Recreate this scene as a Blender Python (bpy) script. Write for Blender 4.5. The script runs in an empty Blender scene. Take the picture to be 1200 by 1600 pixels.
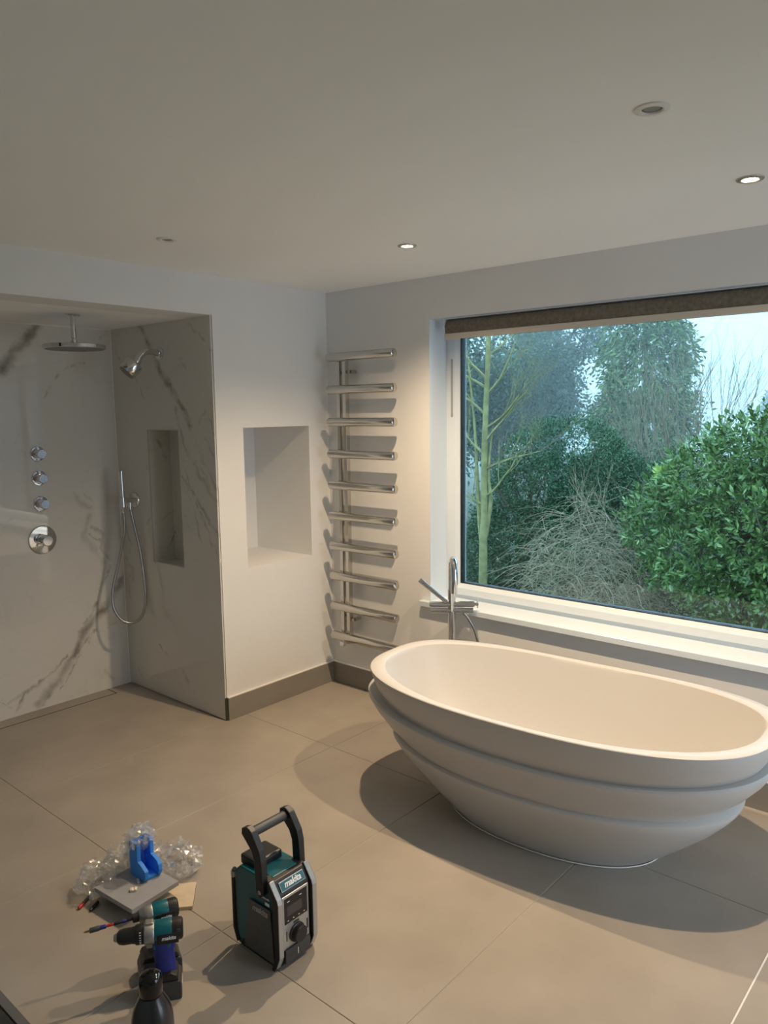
import bpy, bmesh, math, random
import numpy as np
from mathutils import Vector, Matrix, noise
PI = math.pi
S = bpy.context.scene
COL = S.collection
rnd = random.Random(7)

# ------------------------------------------------------------------ camera
CAM_POS = Vector((3.3506, -3.3541, 1.6932))
YAW, PITCH, ROLL = 2.2855, -0.1299, -0.0129
fw = Vector((math.cos(PITCH)*math.cos(YAW), math.cos(PITCH)*math.sin(YAW), math.sin(PITCH)))
rt = fw.cross(Vector((0, 0, 1))).normalized(); up = rt.cross(fw)
r2 = rt*math.cos(ROLL) + up*math.sin(ROLL); u2 = -rt*math.sin(ROLL) + up*math.cos(ROLL)
cd = bpy.data.cameras.new('camera'); cam = bpy.data.objects.new('camera', cd); COL.objects.link(cam)
M = Matrix((r2, u2, -fw)).transposed().to_4x4(); M.translation = CAM_POS
cam.matrix_world = M
cd.sensor_fit = 'VERTICAL'; cd.sensor_height = 32.0; cd.lens = 1201.5/1600*32.0
cd.clip_start = .02; cd.clip_end = 300
S.camera = cam

# ------------------------------------------------------------------ light
W = bpy.data.worlds.new('world'); S.world = W; W.use_nodes = True
bg = W.node_tree.nodes['Background']; bg.inputs[0].default_value = (.69, .80, .93, 1)
# overcast sky: radiance rises smoothly from the horizon to the zenith (CIE overcast law)
_g = W.node_tree.nodes.new('ShaderNodeNewGeometry'); _s = W.node_tree.nodes.new('ShaderNodeSeparateXYZ'); _m = W.node_tree.nodes.new('ShaderNodeMapRange')
SKY = 1.13
_m.inputs['To Min'].default_value = SKY; _m.inputs['To Max'].default_value = SKY*3
W.node_tree.links.new(_g.outputs['Position'], _s.inputs[0]); W.node_tree.links.new(_s.outputs['Z'], _m.inputs['Value']); W.node_tree.links.new(_m.outputs[0], bg.inputs[1])
S.view_settings.view_transform = 'Standard'; S.view_settings.look = 'None'
S.view_settings.exposure = 1.70; S.view_settings.gamma = 1.0; S.view_settings.use_curve_mapping = False
S.cycles.use_denoising = True
S.cycles.max_bounces = 10; S.cycles.diffuse_bounces = 6; S.cycles.transparent_max_bounces = 24
S.cycles.glossy_bounces = 6; S.cycles.volume_bounces = 1
S.cycles.sample_clamp_indirect = 6.0
SPOT_WATTS = 43.0
SPOT_COL = (1.0, .73, .46)

def portal(loc, rot, sx, sy):
    l = bpy.data.lights.new('window_portal', 'AREA'); l.shape = 'RECTANGLE'; l.size = sx; l.size_y = sy
    l.cycles.is_portal = True
    o = bpy.data.objects.new('window_portal', l); o.location = loc; o.rotation_euler = rot; COL.objects.link(o)
portal((2.49, .24, 1.40), (-PI/2, 0, 0), 3.3, 1.5)     # daylight through the garden window
portal((4.88, -.85, 1.25), (PI/2, 0, PI/2), 1.5, 2.2)     # daylight through the added glazed doors right of the camera

# ------------------------------------------------------------------ helpers
class MB:
    """collects geometry into one bmesh"""
    def __init__(s): s.bm = bmesh.new()
    def face(s, pts):
        return s.bm.faces.new([s.bm.verts.new(p) for p in pts])
    def box(s, x0, x1, y0, y1, z0, z1, mat=None):
        P = [Vector((x, y, z)) for z in (z0, z1) for x, y in ((x0, y0), (x1, y0), (x1, y1), (x0, y1))]
        if mat: P = [mat @ p for p in P]
        v = [s.bm.verts.new(p) for p in P]
        for f in ((3, 2, 1, 0), (4, 5, 6, 7), (0, 1, 5, 4), (1, 2, 6, 5), (2, 3, 7, 6), (3, 0, 4, 7)):
            s.bm.faces.new([v[i] for i in f])
        return s
    def cbox(s, x0, x1, y0, y1, z0, z1, c=.005, mat=None):
        """box with chamfered edges"""
        b = bmesh.new()
        m = MB.__new__(MB); m.bm = b; m.box(x0, x1, y0, y1, z0, z1)
        bmesh.ops.bevel(b, geom=b.edges[:], offset=c, segments=2, affect='EDGES', profile=.6)
        return s.merge(b, mat)
    def merge(s, b, mat=None):
        b.verts.ensure_lookup_table()
        mp = {}
        for v in b.verts: mp[v] = s.bm.verts.new(mat @ v.co if mat else v.co)
        for f in b.faces:
            try: s.bm.faces.new([mp[v] for v in f.verts])
            except ValueError: pass
        b.free(); return s
    def ring(s, pts): return [s.bm.verts.new(p) for p in pts]
    def bridge(s, a, b, flip=False):
        n = len(a)
        for i in range(n):
            q = (a[i], a[(i+1) % n], b[(i+1) % n], b[i])
            s.bm.faces.new(q[::-1] if flip else q)
    def cap(s, a, flip=False): s.bm.faces.new(a[::-1] if flip else a)
    def tube(s, path, r, n=10, caps=True, closed=False):
        path = [Vector(p) for p in path]; m = len(path)
        R = r if hasattr(r, '__len__') else [r]*m
        rings = []; prev = None
        for i, p in enumerate(path):
            if closed: t = path[(i+1) % m]-path[i-1]
            else: t = path[min(i+1, m-1)]-path[max(i-1, 0)]
            t.normalize()
            if prev is None:
                a = t.orthogonal().normalized()
            else:
                a = prev - t*prev.dot(t)
                a = a.normalized() if a.length > 1e-6 else t.orthogonal().normalized()
            prev = a; b = t.cross(a)
            rings.append(s.ring([p + (a*math.cos(2*PI*k/n)+b*math.sin(2*PI*k/n))*R[i] for k in range(n)]))
        for i in range(m-1 if not closed else m): s.bridge(rings[i], rings[(i+1) % m])
        if caps and not closed: s.cap(rings[0], True); s.cap(rings[-1])
        return s
    def lathe(s, prof, n=24, mat=None, caps=True):
        """prof: list of (radius, height along local Z)"""
        rings = []
        for r, z in prof:
            P = [Vector((r*math.cos(2*PI*k/n), r*math.sin(2*PI*k/n), z)) for k in range(n)]
            rings.append(s.ring([mat @ p for p in P] if mat else P))
        for i in range(len(rings)-1): s.bridge(rings[i], rings[i+1])
        if caps: s.cap(rings[0], True); s.cap(rings[-1])
        return s
    def prism(s, poly, t0, t1, mat=None, c=0.0):
        """poly in local XZ, extruded along local Y from t0 to t1"""
        b = bmesh.new()
        A = [b.verts.new((x, t0, z)) for x, z in poly]; B = [b.verts.new((x, t1, z)) for x, z in poly]
        n = len(poly)
        b.faces.new(A); b.faces.new(B[::-1])
        for i in range(n): b.faces.new((A[i], B[i], B[(i+1) % n], A[(i+1) % n]))
        bmesh.ops.recalc_face_normals(b, faces=b.faces[:])
        if c: bmesh.ops.bevel(b, geom=b.edges[:], offset=c, segments=2, affect='EDGES', profile=.6)
        return s.merge(b, mat)
    def ball(s, c, r, n=12, mat=None):
        b = bmesh.new(); bmesh.ops.create_uvsphere(b, u_segments=n, v_segments=max(6, n//2), radius=1)
        R = r if hasattr(r, '__len__') else (r, r, r)
        for v in b.verts: v.co = Vector((v.co.x*R[0]+c[0], v.co.y*R[1]+c[1], v.co.z*R[2]+c[2]))
        return s.merge(b, mat)
    def build(s, name, mat, parent=None, smooth=None, recalc=True):
        if recalc: bmesh.ops.recalc_face_normals(s.bm, faces=s.bm.faces[:])
        me = bpy.data.meshes.new(name); s.bm.to_mesh(me); s.bm.free()
        return link_mesh(name, me, mat, parent, smooth)

def link_mesh(name, me, mat, parent=None, smooth=None):
    for m in (mat if isinstance(mat, (list, tuple)) else [mat]): me.materials.append(m)
    if smooth is not None:
        me.polygons.foreach_set('use_smooth', [True]*len(me.polygons))
        if smooth < 180: me.set_sharp_from_angle(angle=math.radians(smooth))
    o = bpy.data.objects.new(name, me); COL.objects.link(o)
    if parent: o.parent = parent
    return o
def tag(o, label=None, cat=None, group=None, kind=None):
    if label: o['label'] = label
    if cat: o['category'] = cat
    if group: o['group'] = group
    if kind: o['kind'] = kind
    return o
def empty(name, loc=(0, 0, 0), rot=(0, 0, 0)):
    o = bpy.data.objects.new(name, None); o.location = loc; o.rotation_euler = rot; o.empty_display_size = .05
    COL.objects.link(o); return o
def struct(o): o['kind'] = 'structure'; return o
def copy_tree(o, parent=None):
    c = o.copy(); COL.objects.link(c)
    if parent: c.parent = parent
    for ch in list(o.children): copy_tree(ch, c)
    return c
def frame(x, z, o=(0, 0, 0)):
    """matrix whose local Z is z, local X near x, origin o"""
    z = Vector(z).normalized(); x = Vector(x); x = (x-z*x.dot(z)).normalized(); y = z.cross(x)
    m = Matrix((x, y, z)).transposed().to_4x4(); m.translation = Vector(o); return m
def arc(c, a, b, r, t0, t1, n=10):
    c = Vector(c); a = Vector(a); b = Vector(b)
    return [c + a*r*math.cos(t0+(t1-t0)*k/n) + b*r*math.sin(t0+(t1-t0)*k/n) for k in range(n+1)]
def smooth_path(P, n=6):
    P = [Vector(p) for p in P]; out = []
    for i in range(len(P)-1):
        p0 = P[max(i-1, 0)]; p1 = P[i]; p2 = P[i+1]; p3 = P[min(i+2, len(P)-1)]
        for k in range(n):
            t = k/n
            out.append(.5*((2*p1)+(p2-p0)*t+(2*p0-5*p1+4*p2-p3)*t*t+(3*p1-p0-3*p2+p3)*t**3))
    out.append(P[-1]); return out
def text(name, s, size, mat, parent, mtx, shear=0.0, offset=0.0, extrude=.0004, sx=1.0):
    c = bpy.data.curves.new(name, 'FONT'); c.body = s; c.size = size; c.shear = shear; c.offset = offset
    c.extrude = extrude; c.align_x = 'CENTER'; c.align_y = 'CENTER'; c.space_character = .95
    c.resolution_u = 3
    c.materials.append(mat)
    o = bpy.data.objects.new(name, c); COL.objects.link(o); o.parent = parent
    o.matrix_local = mtx @ Matrix.Diagonal((sx, 1, 1, 1)); return o

# ------------------------------------------------------------------ materials
def mat(name, col, rough=.5, metal=0.0, spec=.5, var=0.0, scale=20.0, bump=0.0, bscale=None, trans=0.0, coat=0.0, col2=None, ior=None):
    m = bpy.data.materials.new(name); m.use_nodes = True
    nt = m.node_tree; b = nt.nodes['Principled BSDF']
    b.inputs['Base Color'].default_value = (*col, 1); b.inputs['Roughness'].default_value = rough
    b.inputs['Metallic'].default_value = metal; b.inputs['Specular IOR Level'].default_value = spec
    b.inputs['Transmission Weight'].default_value = trans; b.inputs['Coat Weight'].default_value = coat
    if ior: b.inputs['IOR'].default_value = ior
    if var or col2 or bump:
        g = nt.nodes.new('ShaderNodeNewGeometry')
    if var or col2:
        n = nt.nodes.new('ShaderNodeTexNoise'); n.inputs['Scale'].default_value = scale; n.inputs['Detail'].default_value = 6
        nt.links.new(g.outputs['Position'], n.inputs['Vector'])
        mx = nt.nodes.new('ShaderNodeMix'); mx.data_type = 'RGBA'
        c2 = col2 or tuple(min(1, c*(1+var)) for c in col); c1 = col if col2 else tuple(c*(1-var) for c in col)
        mx.inputs['A'].default_value = (*c1, 1); mx.inputs['B'].default_value = (*c2, 1)
        mr = nt.nodes.new('ShaderNodeMapRange'); mr.inputs['From Min'].default_value = .3; mr.inputs['From Max'].default_value = .7
        nt.links.new(n.outputs['Fac'], mr.inputs['Value']); nt.links.new(mr.outputs['Result'], mx.inputs['Factor'])
        nt.links.new(mx.outputs['Result'], b.inputs['Base Color'])
    if bump:
        n2 = nt.nodes.new('ShaderNodeTexNoise'); n2.inputs['Scale'].default_value = bscale or scale*4; n2.inputs['Detail'].default_value = 4
        nt.links.new(g.outputs['Position'], n2.inputs['Vector'])
        bp = nt.nodes.new('ShaderNodeBump'); bp.inputs['Strength'].default_value = bump; bp.inputs['Distance'].default_value = .002
        nt.links.new(n2.outputs['Fac'], bp.inputs['Height']); nt.links.new(bp.outputs['Normal'], b.inputs['Normal'])
    return m
def emit(name, col, s):
    m = bpy.data.materials.new(name); m.use_nodes = True; nt = m.node_tree; nt.nodes.clear()
    o = nt.nodes.new('ShaderNodeOutputMaterial'); e = nt.nodes.new('ShaderNodeEmission')
    e.inputs[0].default_value = (*col, 1); e.inputs[1].default_value = s
    nt.links.new(e.outputs[0], o.inputs[0]); return m
def marble(name, veins, base=(.66, .65, .61), vein=(.13, .105, .075)):
    m = bpy.data.materials.new(name); m.use_nodes = True; nt = m.node_tree; N = nt.nodes; L = nt.links
    b = N['Principled BSDF']; b.inputs['Roughness'].default_value = .025; b.inputs['Specular IOR Level'].default_value = .8
    g = N.new('ShaderNodeNewGeometry')
    def nz(scale, detail, amp, src):
        n = N.new('ShaderNodeTexNoise'); n.inputs['Scale'].default_value = scale; n.inputs['Detail'].default_value = detail
        L.new(g.outputs['Position'], n.inputs['Vector'])
        a = N.new('ShaderNodeVectorMath'); a.operation = 'SUBTRACT'; a.inputs[1].default_value = (.5, .5, .5); L.new(n.outputs['Color'], a.inputs[0])
        s = N.new('ShaderNodeVectorMath'); s.operation = 'MULTIPLY_ADD'; s.inputs[1].default_value = (amp,)*3
        L.new(a.outputs[0], s.inputs[0]); L.new(src, s.inputs[2]); return s.outputs[0]
    p = nz(4.0, 3, .10, g.outputs['Position']); p = nz(22, 4, .05, p)
    # vein strength breaks up along its run
    bk = N.new('ShaderNodeTexNoise'); bk.inputs['Scale'].default_value = 9; bk.inputs['Detail'].default_value = 5
    L.new(g.outputs['Position'], bk.inputs['Vector'])
    bm_ = N.new('ShaderNodeMapRange'); bm_.inputs['From Min'].default_value = .3; bm_.inputs['From Max'].default_value = .62; bm_.inputs['To Min'].default_value = .25
    L.new(bk.outputs['Fac'], bm_.inputs['Value'])
    acc = None
    for pts, w, st in veins:
        for A, B in zip(pts[:-1], pts[1:]):
            A = Vector(A); B = Vector(B); ab = B-A
            d = N.new('ShaderNodeVectorMath'); d.operation = 'SUBTRACT'; d.inputs[1].default_value = A; L.new(p, d.inputs[0])
            t = N.new('ShaderNodeVectorMath'); t.operation = 'DOT_PRODUCT'; t.inputs[1].default_value = ab/ab.length_squared; L.new(d.outputs[0], t.inputs[0])
            c = N.new('ShaderNodeClamp'); L.new(t.outputs['Value'], c.inputs['Value'])
            q = N.new('ShaderNodeVectorMath'); q.operation = 'MULTIPLY_ADD'; q.inputs[1].default_value = -ab
            L.new(c.outputs[0], q.inputs[0]); L.new(d.outputs[0], q.inputs[2])
            ln = N.new('ShaderNodeVectorMath'); ln.operation = 'LENGTH'; L.new(q.outputs[0], ln.inputs[0])
            r = N.new('ShaderNodeMapRange'); r.interpolation_type = 'SMOOTHSTEP'; r.inputs['From Max'].default_value = w*.95
            r.inputs['To Min'].default_value = st; r.inputs['To Max'].default_value = 0
            L.new(ln.outputs['Value'], r.inputs['Value'])
            if acc is None: acc = r.outputs[0]
            else:
                x = N.new('ShaderNodeMath'); x.operation = 'MAXIMUM'; L.new(acc, x.inputs[0]); L.new(r.outputs[0], x.inputs[1]); acc = x.outputs[0]
    # faint hairlines everywhere
    h = N.new('ShaderNodeTexNoise'); h.inputs['Scale'].default_value = 2.3; h.inputs['Detail'].default_value = 6; h.inputs['Distortion'].default_value = .8
    L.new(g.outputs['Position'], h.inputs['Vector'])
    h1 = N.new('ShaderNodeMath'); h1.operation = 'SUBTRACT'; h1.inputs[1].default_value = .5; L.new(h.outputs['Fac'], h1.inputs[0])
    h2 = N.new('ShaderNodeMath'); h2.operation = 'ABSOLUTE'; L.new(h1.outputs[0], h2.inputs[0])
    h3 = N.new('ShaderNodeMapRange'); h3.inputs['From Max'].default_value = .012; h3.inputs['To Min'].default_value = .06; h3.inputs['To Max'].default_value = 0
    L.new(h2.outputs[0], h3.inputs['Value'])
    tot = h3.outputs[0]
    if acc is not None:
        x = N.new('ShaderNodeMath'); x.operation = 'MAXIMUM'; L.new(acc, x.inputs[0]); L.new(tot, x.inputs[1]); tot = x.outputs[0]
    mm = N.new('ShaderNodeMath'); mm.operation = 'MULTIPLY'; L.new(tot, mm.inputs[0]); L.new(bm_.outputs[0], mm.inputs[1])
    cl = N.new('ShaderNodeTexNoise'); cl.inputs['Scale'].default_value = 1.6; cl.inputs['Detail'].default_value = 3; L.new(g.outputs['Position'], cl.inputs['Vector'])
    bs = N.new('ShaderNodeMix'); bs.data_type = 'RGBA'; bs.inputs['A'].default_value = (*[c*.93 for c in base], 1); bs.inputs['B'].default_value = (*[c*1.07 for c in base], 1)
    L.new(cl.outputs['Fac'], bs.inputs['Factor'])
    mx = N.new('ShaderNodeMix'); mx.data_type = 'RGBA'; mx.inputs['B'].default_value = (*vein, 1)
    L.new(bs.outputs['Result'], mx.inputs['A']); L.new(mm.outputs[0], mx.inputs['Factor']); L.new(mx.outputs['Result'], b.inputs['Base Color'])
    return m

PAINT = mat('wall_paint', (.76, .772, .775), .75, var=.012, scale=3, bump=.05, bscale=260)
CEIL = mat('ceiling_paint', (.90, .92, .925), .85, var=.01, scale=2)
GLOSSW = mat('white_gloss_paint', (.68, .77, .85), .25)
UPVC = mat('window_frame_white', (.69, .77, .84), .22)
GASKET = mat('black_gasket', (.012, .012, .013), .5)
CHROME = mat('chrome', (.70, .71, .73), .05, 1.0)
NICKEL = mat('brushed_nickel', (.60, .58, .54), .16, 1.0)
STEEL = mat('bright_steel', (.42, .42, .41), .28, 1.0)
TUBM = mat('matt_white_stone', (.57, .56, .545), .38, spec=.4)
TILE = mat('taupe_porcelain', (.318, .284, .244), .48, spec=.45, col2=(.385, .347, .30), scale=3.2, bump=.06, bscale=90)
BASEM = mat('taupe_skirting', (.25, .235, .21), .5, var=.06, scale=6)
GROUT = mat('pale_grout', (.46, .43, .38), .8)
TRIMW = mat('white_trim', (.80, .79, .76), .35)
BLINDM = mat('brown_blind_fabric', (.165, .145, .115), .8, var=.25, scale=60)
BARM = mat('beige_hem_bar', (.60, .56, .50), .5)
BLACK = mat('black_plastic', (.014, .014, .015), .42, var=.2, scale=30)
DARKG = mat('dark_grey_plastic', (.045, .046, .048), .45)
GRILL = mat('grey_speaker_mesh', (.11, .115, .118), .45, .3, bump=.6, bscale=900)
SILV = mat('silver_plastic', (.46, .46, .45), .3, .55)
GEAR = mat('cast_metal', (.34, .34, .33), .4, .75, var=.1, scale=60)
TEAL = mat('teal_plastic', (.0, .105, .135), .36, var=.08, scale=20)
BLUE = mat('dark_blue_grip', (.012, .022, .20), .5)
FOAM = mat('blue_foam', (.045, .27, .85), .62, var=.05, scale=60, bump=.15, bscale=500)
SCREEN = mat('dark_screen', (.01, .012, .014), .08)
WHITEINK = mat('white_print', (.85, .85, .84), .5)
RED = mat('red_plastic', (.45, .02, .02), .4)
SLATE = mat('grey_board', (.31, .315, .335), .7, var=.06, scale=25)
CARDM = mat('cream_board', (.62, .52, .38), .8, var=.08, scale=40)
CREAM = mat('cream_plastic', (.68, .62, .50), .5)
GREYBOX = mat('slate_grey_plastic', (.055, .06, .065), .4)
LAMPOFF = mat('unlit_lens', (.30, .30, .29), .2)
LAMPON = emit('lit_lens', (1.0, .78, .48), 28.0)
BRASS = mat('dull_brass', (.45, .30, .13), .35, 1.0)

# architectural glass: mostly transparent, mirror by Fresnel
def glass(name, tint):
    m = bpy.data.materials.new(name); m.use_nodes = True; nt = m.node_tree; nt.nodes.clear()
    o = nt.nodes.new('ShaderNodeOutputMaterial'); mx = nt.nodes.new('ShaderNodeMixShader'); tr = nt.nodes.new('ShaderNodeBsdfTransparent')
    gl = nt.nodes.new('ShaderNodeBsdfGlossy'); fr = nt.nodes.new('ShaderNodeFresnel')
    fr.inputs['IOR'].default_value = 1.52; gl.inputs['Roughness'].default_value = 0; tr.inputs[0].default_value = (*tint, 1)
    nt.links.new(fr.outputs[0], mx.inputs[0]); nt.links.new(tr.outputs[0], mx.inputs[1]); nt.links.new(gl.outputs[0], mx.inputs[2]); nt.links.new(mx.outputs[0], o.inputs[0])
    return m
# tint added to dim the garden view; two faces, so it counts twice
GLASS = glass('window_glass', (.60, .74, .78)); CLEARG = glass('clear_glass', (.98, .985, .98))
# clear crumpled film
FILM = bpy.data.materials.new('clear_film'); FILM.use_nodes = True
nt = FILM.node_tree; nt.nodes.clear()
o_ = nt.nodes.new('ShaderNodeOutputMaterial'); mx_ = nt.nodes.new('ShaderNodeMixShader'); m2_ = nt.nodes.new('ShaderNodeMixShader')
tr_ = nt.nodes.new('ShaderNodeBsdfTransparent'); gl_ = nt.nodes.new('ShaderNodeBsdfGlossy'); df_ = nt.nodes.new('ShaderNodeBsdfDiffuse')
lw_ = nt.nodes.new('ShaderNodeLayerWeight'); lw_.inputs[0].default_value = .35
gl_.inputs['Roughness'].default_value = .2; gl_.inputs[0].default_value = (1, 1, 1, 1); df_.inputs[0].default_value = (.85, .85, .83, 1); tr_.inputs[0].default_value = (.97, .97, .97, 1)
m2_.inputs[0].default_value = .30
mrf = nt.nodes.new('ShaderNodeMapRange'); mrf.inputs['To Min'].default_value = .055; mrf.inputs['To Max'].default_value = .60
nt.links.new(lw_.outputs['Facing'], mrf.inputs['Value'])
nt.links.new(gl_.outputs[0], m2_.inputs[1]); nt.links.new(df_.outputs[0], m2_.inputs[2])
nt.links.new(mrf.outputs[0], mx_.inputs[0]); nt.links.new(tr_.outputs[0], mx_.inputs[1]); nt.links.new(m2_.outputs[0], mx_.inputs[2]); nt.links.new(mx_.outputs[0], o_.inputs[0])

def fonts_to_mesh():
    """lettering becomes real mesh parts"""
    bpy.context.view_layer.update(); dg = bpy.context.evaluated_depsgraph_get()
    for o in [o for o in S.objects if o.type == 'FONT']:
        me = bpy.data.meshes.new_from_object(o.evaluated_get(dg)); nm = o.name; par = o.parent; mx = o.matrix_local.copy()
        bpy.data.objects.remove(o); q = bpy.data.objects.new('lettering', me); COL.objects.link(q); q.parent = par; q.matrix_local = mx
BACK=[ ([(-0.985, -1.303, 2.206), (-0.985, -1.384, 2.079), (-0.985, -1.514, 1.943)], 0.05, 0.8),
([(-0.985, -1.034, 2.014), (-0.985, -1.194, 1.928), (-0.985, -1.295, 1.811)], 0.014, 0.55),
([(-0.985, -0.861, 0.681), (-0.985, -0.987, 0.534), (-0.985, -1.121, 0.402), (-0.985, -1.225, 0.248), (-0.985, -1.433, 0.04)], 0.05, 0.75),
([(-0.985, -0.96, 0.75), (-0.985, -1.063, 0.529), (-0.985, -1.194, 0.347), (-0.985, -1.333, 0.218), (-0.985, -1.507, 0.139), (-0.985, -1.567, 0.017)], 0.018, 0.6),
([(-0.985, -1.052, 0.386), (-0.985, -1.151, 0.269), (-0.985, -1.303, 0.092)], 0.015, 0.7),
([(-0.985, -1.126, 1.24), (-0.985, -1.053, 1.118), (-0.985, -1.112, 0.97), (-0.985, -1.03, 0.841), (-0.985, -0.993, 0.776)], 0.03, 0.3),
([(-0.985, -1.469, 1.162), (-0.985, -1.542, 1.117), (-0.985, -1.581, 1.05)], 0.015, 0.4),
([(-0.985, -1.652, 0.118), (-0.985, -1.585, 0.06)], 0.012, 0.4),
([(-0.985, -0.834, 2.261), (-0.985, -0.947, 2.103)], 0.01, 0.3),
([(-0.985, -1.395, 1.676), (-0.985, -1.475, 1.555)], 0.012, 0.25) ]
SIDE=[ ([(-0.657, -0.85, 2.203), (-0.507, -0.85, 1.989), (-0.338, -0.85, 1.771), (-0.198, -0.85, 1.648)], 0.035, 0.8),
([(-0.214, -0.85, 2.194), (-0.061, -0.85, 2.109), (0.004, -0.85, 2.019)], 0.014, 0.5),
([(-0.348, -0.85, 1.719), (-0.277, -0.85, 1.542), (-0.15, -0.85, 1.353), (0.01, -0.85, 1.206)], 0.022, 0.6),
([(-0.198, -0.85, 1.648), (-0.109, -0.85, 1.442), (0.02, -0.85, 1.268)], 0.02, 0.45),
([(-0.305, -0.85, 1.346), (-0.144, -0.85, 1.195), (0.015, -0.85, 1.016)], 0.02, 0.55),
([(-0.337, -0.85, 1.254), (-0.299, -0.85, 1.112), (-0.218, -0.85, 0.992)], 0.012, 0.4),
([(-0.104, -0.85, 1.665), (-0.067, -0.85, 1.715), (0.011, -0.85, 1.547)], 0.014, 0.55),
([(-0.726, -0.85, 1.908), (-0.652, -0.85, 1.766)], 0.012, 0.4),
([(-0.944, -0.85, 2.049), (-0.837, -0.85, 1.976)], 0.014, 0.4),
([(-0.695, -0.85, 0.292), (-0.512, -0.85, 0.21), (-0.415, -0.85, 0.121)], 0.012, 0.4),
([(-0.845, -0.85, 0.79), (-0.946, -0.85, 0.656), (-0.934, -0.85, 0.555)], 0.014, 0.5),
([(-0.729, -0.85, 1.038), (-0.585, -0.85, 1.126), (-0.42, -0.85, 1.157)], 0.01, 0.35),
([(-0.314, -0.85, 0.928), (-0.197, -0.85, 0.868)], 0.01, 0.3),
([(-0.345, -0.85, 2.05), (-0.222, -0.85, 1.941)], 0.01, 0.3) ]

BACK += [([(-.985, -1.05, 1.02), (-.985, -.99, .96), (-.985, -1.01, .88), (-.985, -.95, .80)], .02, .45), ([(-.985, -1.08, .98), (-.985, -1.00, .90)], .012, .5), ([(-.985, -1.12, 1.30), (-.985, -1.04, 1.18)], .012, .3),
         ([(-.985, -1.10, .36), (-.985, -1.16, .30), (-.985, -1.30, .20), (-.985, -1.42, .02)], .016, .75), ([(-.985, -1.40, .18), (-.985, -1.60, .10)], .02, .3), ([(-.985, -.90, .42), (-.985, -.96, .38), (-.985, -1.03, .37)], .012, .3), ([(-.985, -1.02, .12), (-.985, -.96, .06)], .025, .35)]
SIDE += [([(-.30, -.85, 1.45), (-.20, -.85, 1.22), (-.10, -.85, 1.08), (-.005, -.85, .86)], .016, .55), ([(-.30, -.85, 1.30), (-.22, -.85, 1.20), (-.17, -.85, 1.02), (-.02, -.85, .80)], .014, .5), ([(-.12, -.85, 1.66), (-.16, -.85, 1.58), (-.10, -.85, 1.56), (-.02, -.85, 1.48)], .014, .6),
         ([(-.26, -.85, 1.52), (-.12, -.85, 1.38), (-.01, -.85, 1.20)], .014, .5), ([(-.93, -.85, 1.02), (-.88, -.85, .92), (-.90, -.85, .85)], .014, .45), ([(-.94, -.85, .80), (-.88, -.85, .74), (-.89, -.85, .68)], .016, .6), ([(-.62, -.85, .32), (-.40, -.85, .18), (-.34, -.85, .08)], .014, .55), ([(-.40, -.85, .20), (-.36, -.85, .14)], .03, .4), ([(-.9, -.85, .10), (-.84, -.85, .05)], .02, .35)]
MARB_BACK = marble('marble_back', BACK)
MARB_SIDE = marble('marble_side', [v for v in SIDE if min(p[0] for p in v[0]) < -.31])
MARB_SIDE_B = marble('marble_side_front', [v for v in SIDE if max(p[0] for p in v[0]) > -.40])
MARB_PLAIN = marble('marble_niche', [([(-.64, -.80, 1.55), (-.64, -.74, 1.45), (-.64, -.70, 1.47)], .02, .5), ([(-.64, -.82, 1.05), (-.64, -.70, 1.12)], .012, .5), ([(-.64, -.75, .9), (-.64, -.70, .98)], .012, .6)])

# ================================================================== ROOM SHELL
H = 2.4; RX = 4.8; RY = -4.7           # room extents
DR = .985; YS = -.8505; HS = 2.2025; YE = -2.75   # shower recess: depth, side, soffit height, far side
NY0, NY1, NZ0, NZ1, ND = -.660, -.166, .832, 1.615, .507     # niche in the left wall
SX0, SX1, SZ0, SZ1, SD = -.640, -.332, .826, 1.605, .155     # niche in the shower side wall

# floor: grout bed and porcelain tiles
b = MB(); b.box(-DR-.1, RX+.1, RY-.1, .1, -.12, -.0025)
floor = struct(b.build('floor', GROUT))
xs = [-.8775, -.022, .690, 1.402, 2.114, 2.802, 3.514, 4.226, RX]
ys = [0.0, -.718, -1.953, -3.187, -4.42, RY]
G = .0018
for i in range(len(xs)-1):
    for j in range(len(ys)-1):
        x0, x1, y1, y0 = xs[i], xs[i+1], ys[j], ys[j+1]
        if i == 0:
            if y0 >= YS or y1 < YE: continue
            y1 = min(y1, YS); y0 = max(y0, YE)
        if i == 1 and j == 0: x0 = 0
        x0 += G; x1 -= G; y0 += G; y1 -= G; t = .0015
        b = MB()
        lo = b.ring([(x0, y0, -.01), (x1, y0, -.01), (x1, y1, -.01), (x0, y1, -.01)])
        md = b.ring([(x0, y0, -t*.7), (x1, y0, -t*.7), (x1, y1, -t*.7), (x0, y1, -t*.7)])
        hi = b.ring([(x0+t, y0+t, 0), (x1-t, y0+t, 0), (x1-t, y1-t, 0), (x0+t, y1-t, 0)])
        b.bridge(lo, md); b.bridge(md, hi); b.cap(hi); b.cap(lo, True)
        b.build('tile', TILE, floor)
b = MB(); b.box(-DR, -.8775-G, YS-.155, YS, -.01, 0); b.build('tile', TILE, floor)
b = MB(); b.box(2.7995, 2.8045, RY, -.02, -.002, .0012)
o = b.build('joint_strip', TRIMW, floor); o['label'] = 'bright white strip set in a floor joint'

# ceiling
b = MB(); b.box(-DR-.1, RX+.1, RY-.1, .35, H, H+.12)
struct(b.build('ceiling', CEIL))

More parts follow.
